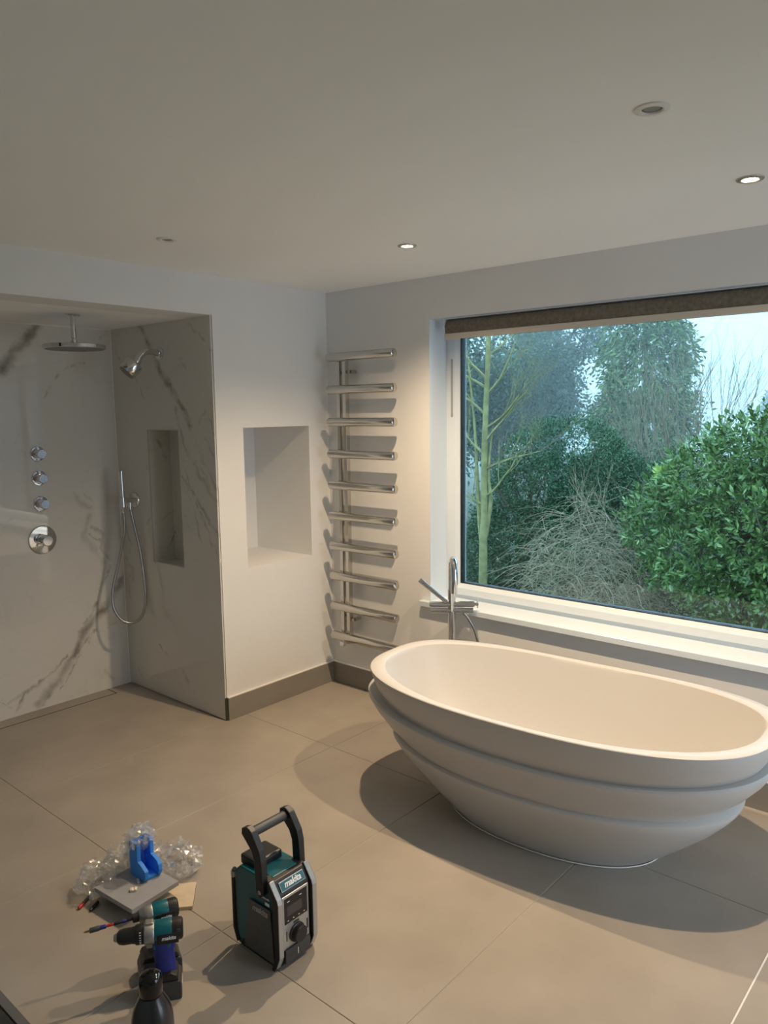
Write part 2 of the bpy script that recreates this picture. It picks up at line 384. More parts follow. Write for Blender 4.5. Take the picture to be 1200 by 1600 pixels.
# left wall with the deep plain niche
b = MB()
def wall_hole_x(b, x, y0, y1, z0, z1, hy0, hy1, hz0, hz1):
    for a, c, e, f in ((y0, hy0, z0, z1), (hy1, y1, z0, z1), (hy0, hy1, z0, hz0), (hy0, hy1, hz1, z1)):
        b.face([(x, a, e), (x, c, e), (x, c, f), (x, a, f)])
wall_hole_x(b, 0, YS+.010, 0, 0, H, NY0, NY1, NZ0, NZ1)
b.face([(-ND, NY0, NZ0), (-ND, NY1, NZ0), (-ND, NY1, NZ1), (-ND, NY0, NZ1)])
for y in (NY0, NY1): b.face([(-ND, y, NZ0), (0, y, NZ0), (0, y, NZ1), (-ND, y, NZ1)])
for z in (NZ0, NZ1): b.face([(-ND, NY0, z), (0, NY0, z), (0, NY1, z), (-ND, NY1, z)])
b.box(-.20, 0, YE, YS+.010, HS, H)           # bulkhead over the shower
b.box(-.20, 0, RY, YE, 0, H)                  # wall beyond the shower
b.box(-DR-.1, -DR+.0-.02, YS-.0, .1, 0, H)    # outer back of the block
struct(b.build('wall_left', PAINT, recalc=False))
# shower soffit
b = MB(); b.box(-DR-.1, -.2, YE-.1, YS+.01, HS, H-.001)
struct(b.build('ceiling_shower', CEIL))
# shower walls: marble panels
sh = struct(MB().box(-DR-.1, -DR-.012, YE-.1, YS+.02, 0, H).build('wall_shower_back', PAINT))
MB().box(-DR-.012, -DR, YE, YS, .0, HS).build('marble_panel', MARB_BACK, sh)
ss = MB()
def panel_hole(b, y, x0, x1, z0, z1, hx0, hx1, hz0, hz1, t):
    for a, c, e, f in ((x0, hx0, z0, z1), (hx1, x1, z0, z1), (hx0, hx1, z0, hz0), (hx0, hx1, hz1, z1)):
        b.face([(a, y, e), (c, y, e), (c, y, f), (a, y, f)])
    b.face([(x1, y, z0), (x1, y+t, z0), (x1, y+t, z1), (x1, y, z1)])
panel_hole(ss, YS, -DR, -.003, .004, HS, SX0, SX1, SZ0, SZ1, .0095)
wside = struct(ss.build('wall_shower_side', [MARB_SIDE, MARB_SIDE_B], recalc=False))
for f in (1, 4): wside.data.polygons[f].material_index = 1
wside['label'] = 'marble clad side wall of the shower recess'
b = MB()
y1 = YS+SD
b.face([(SX0, y1, SZ0), (SX1, y1, SZ0), (SX1, y1, SZ1), (SX0, y1, SZ1)])
for x in (SX0, SX1): b.face([(x, YS, SZ0), (x, y1, SZ0), (x, y1, SZ1), (x, YS, SZ1)])
for z in (SZ0, SZ1): b.face([(SX0, YS, z), (SX1, YS, z), (SX1, y1, z), (SX0, y1, z)])
b.build('niche_lining', MARB_PLAIN, wside, recalc=False)
b = MB()
b.tube([(SX0+.001, y1-.001, SZ0), (SX0+.001, y1-.001, SZ1)], .0022, 6)
b.tube([(SX0+.001, YS, SZ0+.001), (SX0+.001, y1, SZ0+.001), (SX1, y1, SZ0+.001)], .002, 6)
b.build('niche_sealant', TRIMW, wside)
b = MB(); t = .0025
for P in (((SX0, SZ0), (SX1, SZ0)), ((SX1, SZ0), (SX1, SZ1)), ((SX1, SZ1), (SX0, SZ1)), ((SX0, SZ1), (SX0, SZ0))):
    (xa, za), (xb, zb) = P
    b.box(min(xa, xb)-t, max(xa, xb)+t, YS-.0012, YS+.004, min(za, zb)-t, max(za, zb)+t)
b.build('niche_edge', mat('pale_marble_edge', (.46, .45, .42), .3), wside)
MB().box(-DR-.1, 0, YE-.1, YE, 0, HS).build('wall_shower_end', MARB_PLAIN)['kind'] = 'structure'
# pale sealant lines of the recess
b = MB(); b.tube([(-DR+.001, YS-.001, 0), (-DR+.001, YS-.001, HS)], .0035, 6)
b.tube([(-DR+.001, YS, HS-.001), (-DR+.001, YE, HS-.001)], .005, 6); b.tube([(-DR, YS-.001, HS-.001), (-.005, YS-.001, HS-.001)], .002, 6)
struct(b.build('trim_1', TRIMW))
b = MB(); b.box(-.006, .0005, YS-.0005, YS+.012, 0, .13)
struct(b.build('trim_2', mat('dark_corner_joint', (.05, .045, .035), .8)))

# window wall
WX0, WX1, WZ0, WZ1, WD = .777, 4.20, .605, 2.181, .30
b = MB()
b.box(-DR-.1, WX0, 0, WD, 0, H); b.box(WX1, RX+.1, 0, WD, 0, H); b.box(WX0, WX1, 0, WD, 0, WZ0); b.box(WX0, WX1, 0, WD, WZ1, H)
struct(b.build('wall_window', PAINT))
b = MB(); t = .0016                                   # white plastered reveals
b.box(WX0-.0, WX0+t, -.0008, .155, .636, WZ1); b.box(WX1-t, WX1, -.0008, .155, .636, WZ1); b.box(WX0, WX1, -.0008, .155, WZ1-t, WZ1)
struct(b.build('trim_3', GLOSSW))
# walls behind the camera; unseen glazed doors added in the right-hand wall for daylight
struct(MB().box(-DR-.1, RX+.1, RY-.1, RY, 0, H).build('wall_back', PAINT))
b = MB()
by0, by1, bz0, bz1 = -1.65, -.08, .02, 2.25
b.box(RX, RX+.1, RY-.1, by0, 0, H); b.box(RX, RX+.1, by1, .1, 0, H); b.box(RX, RX+.1, by0, by1, 0, bz0); b.box(RX, RX+.1, by0, by1, bz1, H)
struct(b.build('wall_right', PAINT))
w2 = empty('added_doors', (RX+.05, 0, 0)); w2['kind'] = 'structure'
b = MB()
for y in (by0, by0+.76, by1-.06): b.box(-.03, .03, y, y+.06, bz0, bz1)
for z in (bz0, bz1-.06): b.box(-.029, .029, by0, by1, z, z+.06)
b.build('added_door_frame', UPVC, w2)
MB().box(-.004, .004, by0+.03, by1-.03, bz0+.03, bz1-.03).build('glass_pane', CLEARG, w2)

# skirting
for nm, box_, bead in (('baseboard_left', (0, .012, YS+.012, -.012, 0, .128), (0, .0125, YS+.012, -.012, .128, .133)),
                       ('baseboard_window', (0, RX, -.012, 0, 0, .128), (0, RX, -.0125, 0, .128, .133))):
    bo = struct(MB().box(*box_).build(nm, BASEM)); MB().box(*bead).build('edge_bead', TRIMW, bo)

# garden window
win = empty('window_1', (0, 0, 0)); win['kind'] = 'structure'
FY0, FY1 = .155, .225
b = MB()
b.box(WX0, WX0+.032, FY0, FY1, .635, WZ1); b.box(WX1-.032, WX1, FY0, FY1, .635, WZ1)
b.box(WX0+.032, WX1-.032, FY0, FY1, .635, .662); b.box(WX0+.032, WX1-.032, FY0, FY1, WZ1-.03, WZ1)
b.build('outer_frame', UPVC, win)
b = MB(); s0, s1, q0, q1 = WX0+.030, WX1-.030, .660, WZ1-.028
def bev_frame(b, x0, x1, z0, z1, w, ya, yb):
    O = [(x0, z0), (x1, z0), (x1, z1), (x0, z1)]; I = [(x0+w, z0+w), (x1-w, z0+w), (x1-w, z1-w), (x0+w, z1-w)]
    m = .6; Mi = [(x0+w*m, z0+w*m), (x1-w*m, z0+w*m), (x1-w*m, z1-w*m), (x0+w*m, z1-w*m)]
    R = [b.ring([(x, y, z) for x, z in P]) for P, y in ((O, yb), (O, ya), (Mi, ya), (I, ya+.014), (I, yb))]
    for i in range(4): b.bridge(R[i], R[i+1])
    b.bridge(R[4], R[0])
bev_frame(b, s0, s1, q0, q1, .062, FY0-.012, FY1-.01)
b.build('sash', UPVC, win)
b = MB(); g0, g1, h0, h1 = s0+.058, s1-.058, q0+.058, q1-.058; t = .008
for x0, x1, z0, z1 in ((g0, g0+t, h0, h1), (g1-t, g1, h0, h1), (g0, g1, h0, h0+t), (g0, g1, h1-t, h1)): b.box(x0, x1, FY0+.006, FY0+.05, z0, z1)
b.build('gasket', GASKET, win)
MB().box(g0+.001, g1-.001, FY0+.020, FY0+.026, h0+.001, h1-.001).build('glass_pane', GLASS, win)
b = MB(); b.cbox(s0+.012, s0+.024, FY0-.017, FY0-.011, 1.66, 1.975, .003)
o = b.build('trickle_vent', mat('grey_vent', (.33, .36, .37), .4), win); o['label'] = 'slim grey vent in the frame'
# sill board
b = MB(); P = [(.718, -.030), (WX1+.06, -.030), (WX1+.06, -.0005), (WX1, -.0005), (WX1, .155), (WX0, .155), (WX0, -.0005), (.718, -.0005)]
A = b.ring([(x, y, .605) for x, y in P]); B = b.ring([(x, y, .632) for x, y in P]); C_ = b.ring([(x+(.003 if x < 1 else -.003), max(y, -.027), .635) for x, y in P])
b.bridge(A, B); b.bridge(B, C_); b.cap(C_); b.cap(A, True)
struct(b.build('trim_4', GLOSSW))['label'] = 'white painted window sill board'

# roller blind
bl = tag(empty('roller_blind', (2.2, .062, 2.142)), 'rolled-up brown fabric roller blind at top of the garden window', 'blind')
x0, x1 = .865-2.2, WX1-.05-2.2
MX = frame((0, 0, 1), (1, 0, 0))
MB().lathe([(.031, x0), (.031, x1)], 28, MX).build('fabric_roll', BLINDM, bl, 40)
MB().box(x0-.004, x1, -.0315, -.0295, -.045, 0).build('fabric_drop', BLINDM, bl)
MB().cbox(x0-.006, x1+.004, -.036, -.026, -.073, -.043, .003).build('hem_bar', BARM, bl)
b = MB(); b.box(x0-.012, x1+.012, -.03, .03, .032, .0365); b.build('head_rail', GLOSSW, bl)
for xx in (x0-.012, x1+.006):
    MB().lathe([(.036, xx), (.036, xx+.005)], 24, MX).build('end_bracket', GLOSSW, bl, 40)

# ================================================================== DOWNLIGHTS
def downlight(x, y, lit, label):
    t = tag(empty('downlight', (x, y, H)), label, 'downlight', 'recessed ceiling downlights')
    MB().lathe([(.0415, 0), (.041, -.004), (.036, -.006), (.0265, -.0055), (.024, -.002), (.0235, -.0005)], 32, caps=False).build('bezel', TRIMW if not lit else mat('brushed_bezel', (.6, .58, .55), .3, .8), t, 50)
    MB().lathe([(.0236, -.0008), (.015, -.0016), (.001, -.002)], 24).build('lens', LAMPON if lit else LAMPOFF, t, 60)
    if not lit:
        MB().lathe([(.0236, -.0012), (.021, -.0022), (.0195, -.0012)], 24, caps=False).build('lens_ring', DARKG, t, 60)
    if lit:
        l = bpy.data.lights.new('downlight_beam', 'SPOT'); l.energy = SPOT_WATTS; l.color = SPOT_COL; l.spot_size = math.radians(140); l.spot_blend = 1.0
        l.shadow_soft_size = .016
        lo = bpy.data.objects.new('downlight_beam', l); lo.location = (x, y, H-.012); COL.objects.link(lo)
    return t
downlight(1.191, -.691, True, 'lit downlight above the bath end near the towel radiator')
downlight(2.577, -.698, True, 'lit downlight at the right edge above the window side')
downlight(2.572, -1.466, False, 'unlit white downlight highest in the photo, large on the ceiling')
downlight(.567, -1.471, False, 'unlit downlight nearest the shower, small and dark')

# ================================================================== BATH
TH = .052
tub = tag(empty('bathtub', (1.888, -.620, 0), (0, 0, TH)), 'white stone freestanding oval bath with stepped tiers under the window', 'bathtub')
NT = 96
def tring(b, z0, dz, a, bb, n, cx=0.0):
    P = []
    for k in range(NT):
        t = 2*PI*k/NT; c, s = math.cos(t), math.sin(t)
        X = a*math.copysign(abs(c)**(2/n), c); Y = bb*math.copysign(abs(s)**(2/n), s)
        P.append((X+cx, Y, z0+dz*(X/a)**2))
    return b.ring(P)
prof_out = [  # z, dz, a, b, n, cx     from the floor up
    (0, 0, .44, .275, 2.2, 0), (.012, 0, .455, .283, 2.2, 0), (.045, .006, .505, .298, 2.25, 0), (.10, .016, .585, .325, 2.3, -.003), (.16, .026, .665, .350, 2.35, -.006),
    (.205, .032, .715, .366, 2.4, -.010), (.232, .036, .740, .3745, 2.4, -.012), (.244, .038, .742, .3755, 2.4, -.012), (.250, .039, .733, .370, 2.4, -.012),
    (.253, .040, .715, .361, 2.4, -.014),
    (.262, .044, .730, .361, 2.4, -.018), (.300, .050, .780, .383, 2.45, -.020), (.345, .058, .826, .401, 2.5, -.022), (.378, .066, .851, .4105, 2.55, -.022), (.388, .068, .853, .411, 2.55, -.022), (.394, .069, .845, .405, 2.55, -.022),
    (.397, .062, .802, .388, 2.55, -.010),
    (.410, .055, .797, .390, 2.6, 0), (.450, .045, .815, .408, 2.7, 0), (.50, .035, .829, .422, 2.75, 0), (.540, .027, .836, .4295, 2.8, 0), (.548, .026, .835, .429, 2.8, 0), (.551, .025, .831, .426, 2.8, 0)]
prof_in = [(.551, .024, .789, .404, 2.5, 0), (.548, .023, .784, .400, 2.45, 0), (.535, .02, .779, .396, 2.45, 0), (.47, .012, .757, .377, 2.4, 0), (.38, .004, .715, .347, 2.35, 0), (.29, 0, .655, .308, 2.3, 0),
           (.22, 0, .585, .268, 2.25, 0), (.175, 0, .50, .228, 2.2, 0), (.15, 0, .40, .18, 2.1, 0), (.14, 0, .25, .11, 2, 0), (.138, 0, .06, .03, 2, 0)]
b = MB(); rings = [tring(b, *p) for p in prof_out+prof_in]
for i in range(len(rings)-1): b.bridge(rings[i], rings[i+1])
b.cap(rings[0], True); b.cap(rings[-1])
b.build('shell', TUBM, tub, 38)
b = MB(); r0 = [tring(b, *p) for p in ((0, 0, .45, .281, 2.2, 0), (.005, 0, .4575, .2865, 2.2, 0), (.009, 0, .4565, .2855, 2.2, 0))]
for i in range(2): b.bridge(r0[i], r0[i+1])
o = b.build('base_seal', TRIMW, tub, 60); o['label'] = 'thin white sealant bead'
MB().lathe([(.030, .1395), (.030, .143), (.022, .145), (.004, .1455)], 24).build('waste_plug', CHROME, tub, 40)

# ================================================================== FLOOR TAP
tp = tag(empty('bath_tap', (1.008, -.115, 0)), 'chrome floor-standing bath tap with hand shower beside the bath', 'tap')
sd = Vector((.66, -.75, 0)).normalized(); bd = Vector((.79, .61, 0)).normalized(); Z = Vector((0, 0, 1))
MB().tube([(0, 0, 0), (0, 0, .66)], .020, 18).build('column', CHROME, tp, 50)
MB().lathe([(.045, 0), (.045, .010), (.038, .014), (.018, .016)], 28).build('floor_flange', CHROME, tp, 40)
r = .062
path = [Vector((0, 0, .66)), Vector((0, 0, .75)), Vector((0, 0, .855))] + arc(sd*r+Z*.865, -sd, Z, r, 0, PI, 14) + [sd*2*r+Z*.80, sd*2*r+Z*.765]
MB().tube(path, .0185, 16).build('spout', CHROME, tp, 60)
MB().lathe([(.0215, .70), (.0215, .755), (.0185, .758)], 20, Matrix.Translation(sd*.0)).build('diverter_sleeve', CHROME, tp, 40)
b = MB(); b.tube([bd*-.112+Z*.675, bd*.112+Z*.675], .0155, 18); b.build('mixer_bar', CHROME, tp, 40)
b = MB(); b.tube([bd*-.112+Z*.643+sd*.004, bd*.112+Z*.643+sd*.004], .0145, 18); b.build('mixer_bar', CHROME, tp, 40)
for s_ in (-1, 1):
    MB().tube([bd*.1125*s_+Z*.675, bd*.119*s_+Z*.675], .0145, 16).build('end_cap', CHROME, tp, 40)
MB().tube([bd*.119+Z*.675, bd*.140+Z*.675], .008, 12).build('lever_stem', CHROME, tp, 40)
MB().tube([bd*.136+Z*.655, bd*.136+Z*.702], .005, 10).build('lever', CHROME, tp, 40)
MB().tube([bd*-.028+sd*.012+Z*.690, bd*-.168+sd*-.03+Z*.800], [.0105, .0135], 14).build('hand_shower', CHROME, tp, 40)
hp = smooth_path([bd*.055+Z*.635, bd*.085+Z*.60, bd*.125+Z*.52, bd*.15+Z*.38, bd*.13+Z*.20, bd*.07+Z*.08, bd*.02+Z*.03])
MB().tube(hp, .0075, 10).build('hose', STEEL, tp, 60)

# ================================================================== TOWEL RADIATOR
tr = tag(empty('towel_radiator', (.36, 0, 0)), 'brushed metal towel radiator of ten horizontal bars on the wall', 'radiator')
BZ = [2.010, 1.823, 1.635, 1.448, 1.263, 1.079, .895, .712, .525, .342]
bar = None
for z in BZ:
    m = frame((0, 0, 1), (1, 0, 0), (0, -.10, z))
    if bar is None:
        bar = MB().lathe([(.020, -.256), (.0245, -.253), (.025, -.250), (.025, .250), (.0245, .253), (.020, .256)], 24, frame((0, 0, 1), (1, 0, 0))).build('bar', NICKEL, tr, 40)
        bar.location = (0, -.10, z)
    else:
        c = bar.copy(); COL.objects.link(c); c.location = (0, -.10, z)
for x in (-.196, -.150):
    MB().cbox(x-.0135, x+.0135, -.078, -.048, .325, 2.02, .003).build('upright', NICKEL, tr)
for z in (1.925, .445):
    MB().tube([(-.125, -.0015, z), (-.125, -.05, z)], .011, 12).build('wall_bracket', NICKEL, tr, 40)
    MB().box(-.165, -.118, -.066, -.054, z-.008, z+.008).build('bracket_arm', NICKEL, tr)
b = MB(); b.tube([(-.196, -.063, .33), (-.196, -.063, .285)], .012, 12); b.tube([(-.196, -.063, .285), (-.150, -.02, .285), (-.150, -.0015, .285)], .011, 12); b.cbox(-.225, -.19, -.08, -.05, .272, .298, .004)
b.build('valve', CHROME, tr, 40)

# ================================================================== SHOWER FITTINGS
rh = tag(empty('rain_shower_head', (-.455, -1.361, HS)), 'round chrome rain shower head hanging from the recess ceiling', 'shower head')
MB().lathe([(.038, 0), (.038, -.005), (.034, -.008), (.013, -.009)], 28).build('ceiling_flange', CHROME, rh, 40)
MB().lathe([(.0125, -.006), (.0125, -.118), (.010, -.120), (.010, -.126), (.016, -.128), (.016, -.146)], 18).build('arm', CHROME, rh, 40)
MB().lathe([(.02, -.143), (.022, -.150), (.148, -.152), (.152, -.155), (.152, -.172), (.149, -.174)], 48).build('disc', CHROME, rh, 40)
MB().lathe([(.143, -.1735), (.143, -.1755)], 48).build('spray_plate', mat('grey_spray_plate', (.20, .20, .20), .4, .6, bump=.8, bscale=400), rh, 40)
ws = tag(empty('wall_shower_head', (-.471, YS, 2.033)), 'chrome fixed shower head on a curved arm on the marble side wall', 'shower head')
MB().lathe([(.036, 0), (.036, .006), (.030, .012), (.014, .014)], 28, frame((1, 0, 0), (0, -1, 0))).build('wall_flange', CHROME, ws, 40)
ap = smooth_path([(0, -.01, 0), (0, -.055, .006), (-.002, -.095, .002), (-.006, -.125, -.022), (-.008, -.138, -.045)])
MB().tube(ap, .0185, 16).build('arm', CHROME, ws, 60)
hd = Vector((-.20, -.66, -.72)).normalized(); ho = Vector(ap[-1])
MB().lathe([(.020, -.012), (.023, .004), (.023, .014), (.042, .018), (.050, .026), (.0515, .034), (.0515, .086), (.047, .092)], 32, frame((1, 0, 0), hd, ho)).build('head', CHROME, ws, 40)
b = MB(); b.lathe([(.0445, .0915), (.043, .0955), (.026, .0965), (.024, .0945), (.003, .0945)], 28, frame((1, 0, 0), hd, ho))
b.build('spray_face', mat('grey_spray_face', (.22, .22, .22), .4, .4), ws, 40)

hs = tag(empty('hand_shower', (-.805, YS, 1.184)), 'slim chrome hand shower and hose in a wall holder on side marble', 'hand shower')
MB().lathe([(.047, 0), (.047, .010), (.043, .015), (.016, .016)], 32, frame((1, 0, 0), (0, -1, 0))).build('wall_plate', CHROME, hs, 40)
MB().tube([(0, -.008, 0), (0, -.075, 0)], .0155, 16).build('holder_arm', CHROME, hs, 40)
MB().tube([(0, -.085, -.034), (0, -.085, .022)], .019, 16).build('holder_cup', CHROME, hs, 40)
MB().tube([(0, -.085, -.075), (0, -.085, -.03), (.001, -.087, .13), (.001, -.087, .180)], [.008, .0105, .0118, .0118], 14).build('wand', CHROME, hs, 50)
MB().tube([(0, -.040, -.010), (0, -.040, -.052)], .009, 12).build('outlet', CHROME, hs, 40)
hp = smooth_path([(0, -.085, -.07), (-.004, -.085, -.18), (-.025, -.12, -.36), (-.03, -.165, -.52), (-.02, -.175, -.63), (.01, -.150, -.705), (.035, -.10, -.735), (.06, -.045, -.71), (.075, -.018, -.62), (.068, -.014, -.48), (.045, -.018, -.30), (.012, -.03, -.14), (0, -.040, -.05)], 8)
MB().tube(hp, .0085, 10).build('hose', STEEL, hs, 60)

def knob(z, lab):
    k = tag(empty('shower_valve', (-DR, -1.345, z)), lab, 'valve', 'shower control knobs')
    F_ = frame((0, 1, 0), (1, 0, 0))
    MB().lathe([(.043, 0), (.043, .004), (.040, .007), (.020, .008)], 32, F_).build('rose', CHROME, k, 40)
    MB().lathe([(.022, .006), (.022, .026), (.027, .028), (.027, .058), (.024, .061)], 28, F_).build('handle', CHROME, k, 40)
knob(1.481, 'chrome knob on marble, topmost of the three small ones')
knob(1.343, 'chrome knob on marble, middle of the three small ones')
knob(1.197, 'chrome knob on marble, lowest of the three small ones')
k = tag(empty('thermostatic_valve', (-DR, -1.350, .990)), 'large round chrome thermostat valve plate below the three knobs', 'valve')
F_ = frame((0, 1, 0), (1, 0, 0))
MB().lathe([(.082, 0), (.082, .005), (.078, .009), (.030, .010)], 48, F_).build('plate', CHROME, k, 40)
MB().lathe([(.030, .009), (.030, .020), (.022, .022), (.022, .036), (.031, .038), (.031, .066), (.027, .070)], 32, F_).build('handle', CHROME, k, 40)
MB().tube([(.052, 0, 0), (.052, -.022, -.040)], .006, 10).build('lever', CHROME, k, 40)

dn = tag(empty('linear_drain', (-.93, YS-.155, 0)), 'long tiled linear drain cover along the shower back wall', 'drain')
b = MB(); b.box(-.055, .0525, -1.6, 0, -.0024, -.0012); b.build('channel', mat('dark_channel', (.012, .011, .010), .8), dn)
b = MB(); b.box(-.054, .0460, -1.6, -.007, -.0015, .0); b.build('cover', TILE, dn)
# ================================================================== SITE RADIO (front faces +X)
rd = tag(empty('site_radio', (1.585, -1.8825, 0)), 'teal and black site radio with carry handle standing on the tiled floor', 'radio')
body = [(-.098, .040), (-.078, .010), (.080, .010), (.096, .030), (.096, .232), (.070, .272), (.02, .280), (-.072, .280), (-.098, .256)]
MB().prism(body, -.070, .070, c=.006).build('body', TEAL, rd)
MB().prism([(-.092, .012), (.098, .012), (.103, .030), (.103, .238), (.078, .279), (.040, .284), (.036, .262), (.060, .255), (.078, .225), (.078, .034), (.06, .03), (-.07, .03)], -.0735, .0735, c=.004).build('front_shell', BLACK, rd)
MB().cbox(-.088, .092, -.066, .066, 0, .014, .004).build('base', BLACK, rd)
def bumper(y, s):
    P = [(.078, .286), (.112, .240), (.1165, .225), (.1165, .052), (.100, .012), (.092, .0), (.080, .0), (.084, .010), (.099, .055), (.099, .222), (.094, .236), (.066, .276)]
    bm = MB().prism(P, y-.011, y+.011, c=.003).build('bumper', BLACK, rd)
    F2 = [(.0795, .2865), (.1135, .2405), (.118, .2255), (.118, .052), (.101, .0115), (.0985, .0135), (.1155, .053), (.1155, .225), (.1115, .239), (.0775, .285)]
    f = MB().prism(F2, y-.0085, y+.0085, c=.0008).build('bumper_face', SILV, bm); f['label'] = 'silver face of the corner bumper'
bumper(-.071, -1); bumper(.071, 1)
for s in (-1, 1):                                            # rear corner rods
    bm = MB().tube([(-.100, s*.069, .256), (-.108, s*.069, .246), (-.108, s*.069, .055), (-.092, s*.069, .014)], .0075, 10).build('rear_rod', BLACK, rd, 60)
    MB().tube([(-.108, s*.069, .228), (-.108, s*.069, .249)], .0084, 10).build('rod_sleeve', SILV, bm, 60)
# sloped badge on the front top
sl = math.atan2(.041, -.027)
n_ = Vector((.041, 0, .026)).normalized(); up_ = Vector((-.026, 0, .041)).normalized(); pc = Vector((.0905, 0, .2585))
Fm = frame((0, 1, 0), n_, pc+n_*.0015)
def slab(b, w, h, t, m, c=.001): b.cbox(-w/2, w/2, -h/2, h/2, 0, t, c, m)
b = MB(); slab(b, .098, .030, .003, Fm); bd_ = b.build('badge', SILV, rd)
b = MB(); slab(b, .094, .026, .0036, Fm); b.build('badge_plate', mat('badge_blue', (.03, .13, .17), .3), bd_)
text('lettering', 'makita', .0265, WHITEINK, bd_, Fm @ Matrix.Translation((0, .001, .0042)), .28, .0006, sx=1.0)
# front plate
b = MB(); b.cbox(.102, .107, -.055, .055, .058, .234, .003); fp = b.build('front_plate', SILV, rd)
MB().cbox(.1055, .1085, -.047, .047, .142, .226, .002).build('display', SCREEN, fp)
MB().box(.1085, .1088, -.036, .024, .166, .198).build('screen', mat('lcd', (.055, .05, .055), .15), fp)
for k in range(4): MB().box(.1085, .1092, -.036+k*.022, -.031+k*.022, .150, .152).build('button_mark', WHITEINK, fp)
for k in range(2): MB().box(.1085, .1090, -.036+k*.05, -.026+k*.05, .212, .214).build('button_mark', WHITEINK, fp)
FX = frame((0, 1, 0), (1, 0, 0))
kn = MB().lathe([(.030, .106), (.030, .112), (.026, .114), (.026, .128), (.023, .131)], 32, Matrix.Translation((0, 0, .098)) @ FX).build('tuning_knob', BLACK, fp, 40)
for y, w in ((-.042, .004), (.043, .006)): MB().box(.1065, .1078, y, y+w, .085, .118).build('side_button', DARKG, fp)
MB().cbox(.1065, .1072, -.012, .012, .129, .137, .0003).build('input_mark', DARKG, fp)
lo_ = MB().cbox(.100, .114, -.052, .052, .016, .062, .004).build('front_door', DARKG, rd)
MB().box(.1138, .1144, -.002, .0005, .028, .048).build('door_mark', WHITEINK, lo_)
# speaker side
def side_panel(s):
    P = [(-.024, .190), (.074, .190), (.086, .018), (-.055, .018)]
    y = s*.0735
    g = MB().prism(P, min(y, y+s*.0025), max(y, y+s*.0025), c=.001).build('speaker_grille', GRILL, rd)
    b = MB(); m = frame((1, 0, 0), (0, s, 0), (.014, s*.0758, .095)); b.lathe([(.012, 0), (.010, .0015), (.001, .002)], 20, m); b.build('speaker_dome', GRILL, g, 50)
    if s < 0:
        text('lettering', 'makita', .0285, mat('pale_lettering', (.42, .42, .40), .4), g, frame((1, 0, 0), (0, -1, 0), (.026, -.0764, .170)), .28, .0007)
        text('lettering', 'Bluetooth', .0105, WHITEINK, rd, frame((1, 0, 0), (0, -1, 0), (.050, -.0737, .222)), 0, .0001)
        MB().box(.050, .070, -.0742, -.0735, .199, .209).build('round_mark', WHITEINK, rd)
    return g
side_panel(-1); side_panel(1)
bl_ = MB().cbox(-.092, -.008, -.052, .052, .270, .304, .008).build('battery_lid', BLACK, rd)
MB().cbox(-.100, -.066, -.03, .03, .255, .290, .005).build('lid_latch', BLACK, rd)
MB().cbox(-.002, .062, -.050, .050, .276, .2835, .003).build('top_deck', TEAL, rd)
hn = empty('carry_handle'); hn.parent = rd
for s in (-1, 1):
    P = [(.026, .238), (.044, .226), (.060, .240), (.056, .345), (.048, .378), (.014, .428), (-.008, .438), (-.032, .428), (-.034, .408), (-.016, .392), (.010, .368), (.022, .340)]
    MB().prism(P, s*.0775-.0115, s*.0775+.0115, c=.003).build('handle_post', BLACK, hn)
MB().tube([(-.008, -.070, .412), (-.008, -.060, .412), (-.008, .060, .412), (-.008, .070, .412)], [.014, .0155, .0155, .014], 16).build('grip', DARKG, hn, 60)
for s in (-1, 1): MB().lathe([(.007, 0), (.006, .002)], 12, frame((1, 0, 0), (0, s, 0), (.043, s*.0892, .244))).build('pivot_screw', STEEL, hn, 40)

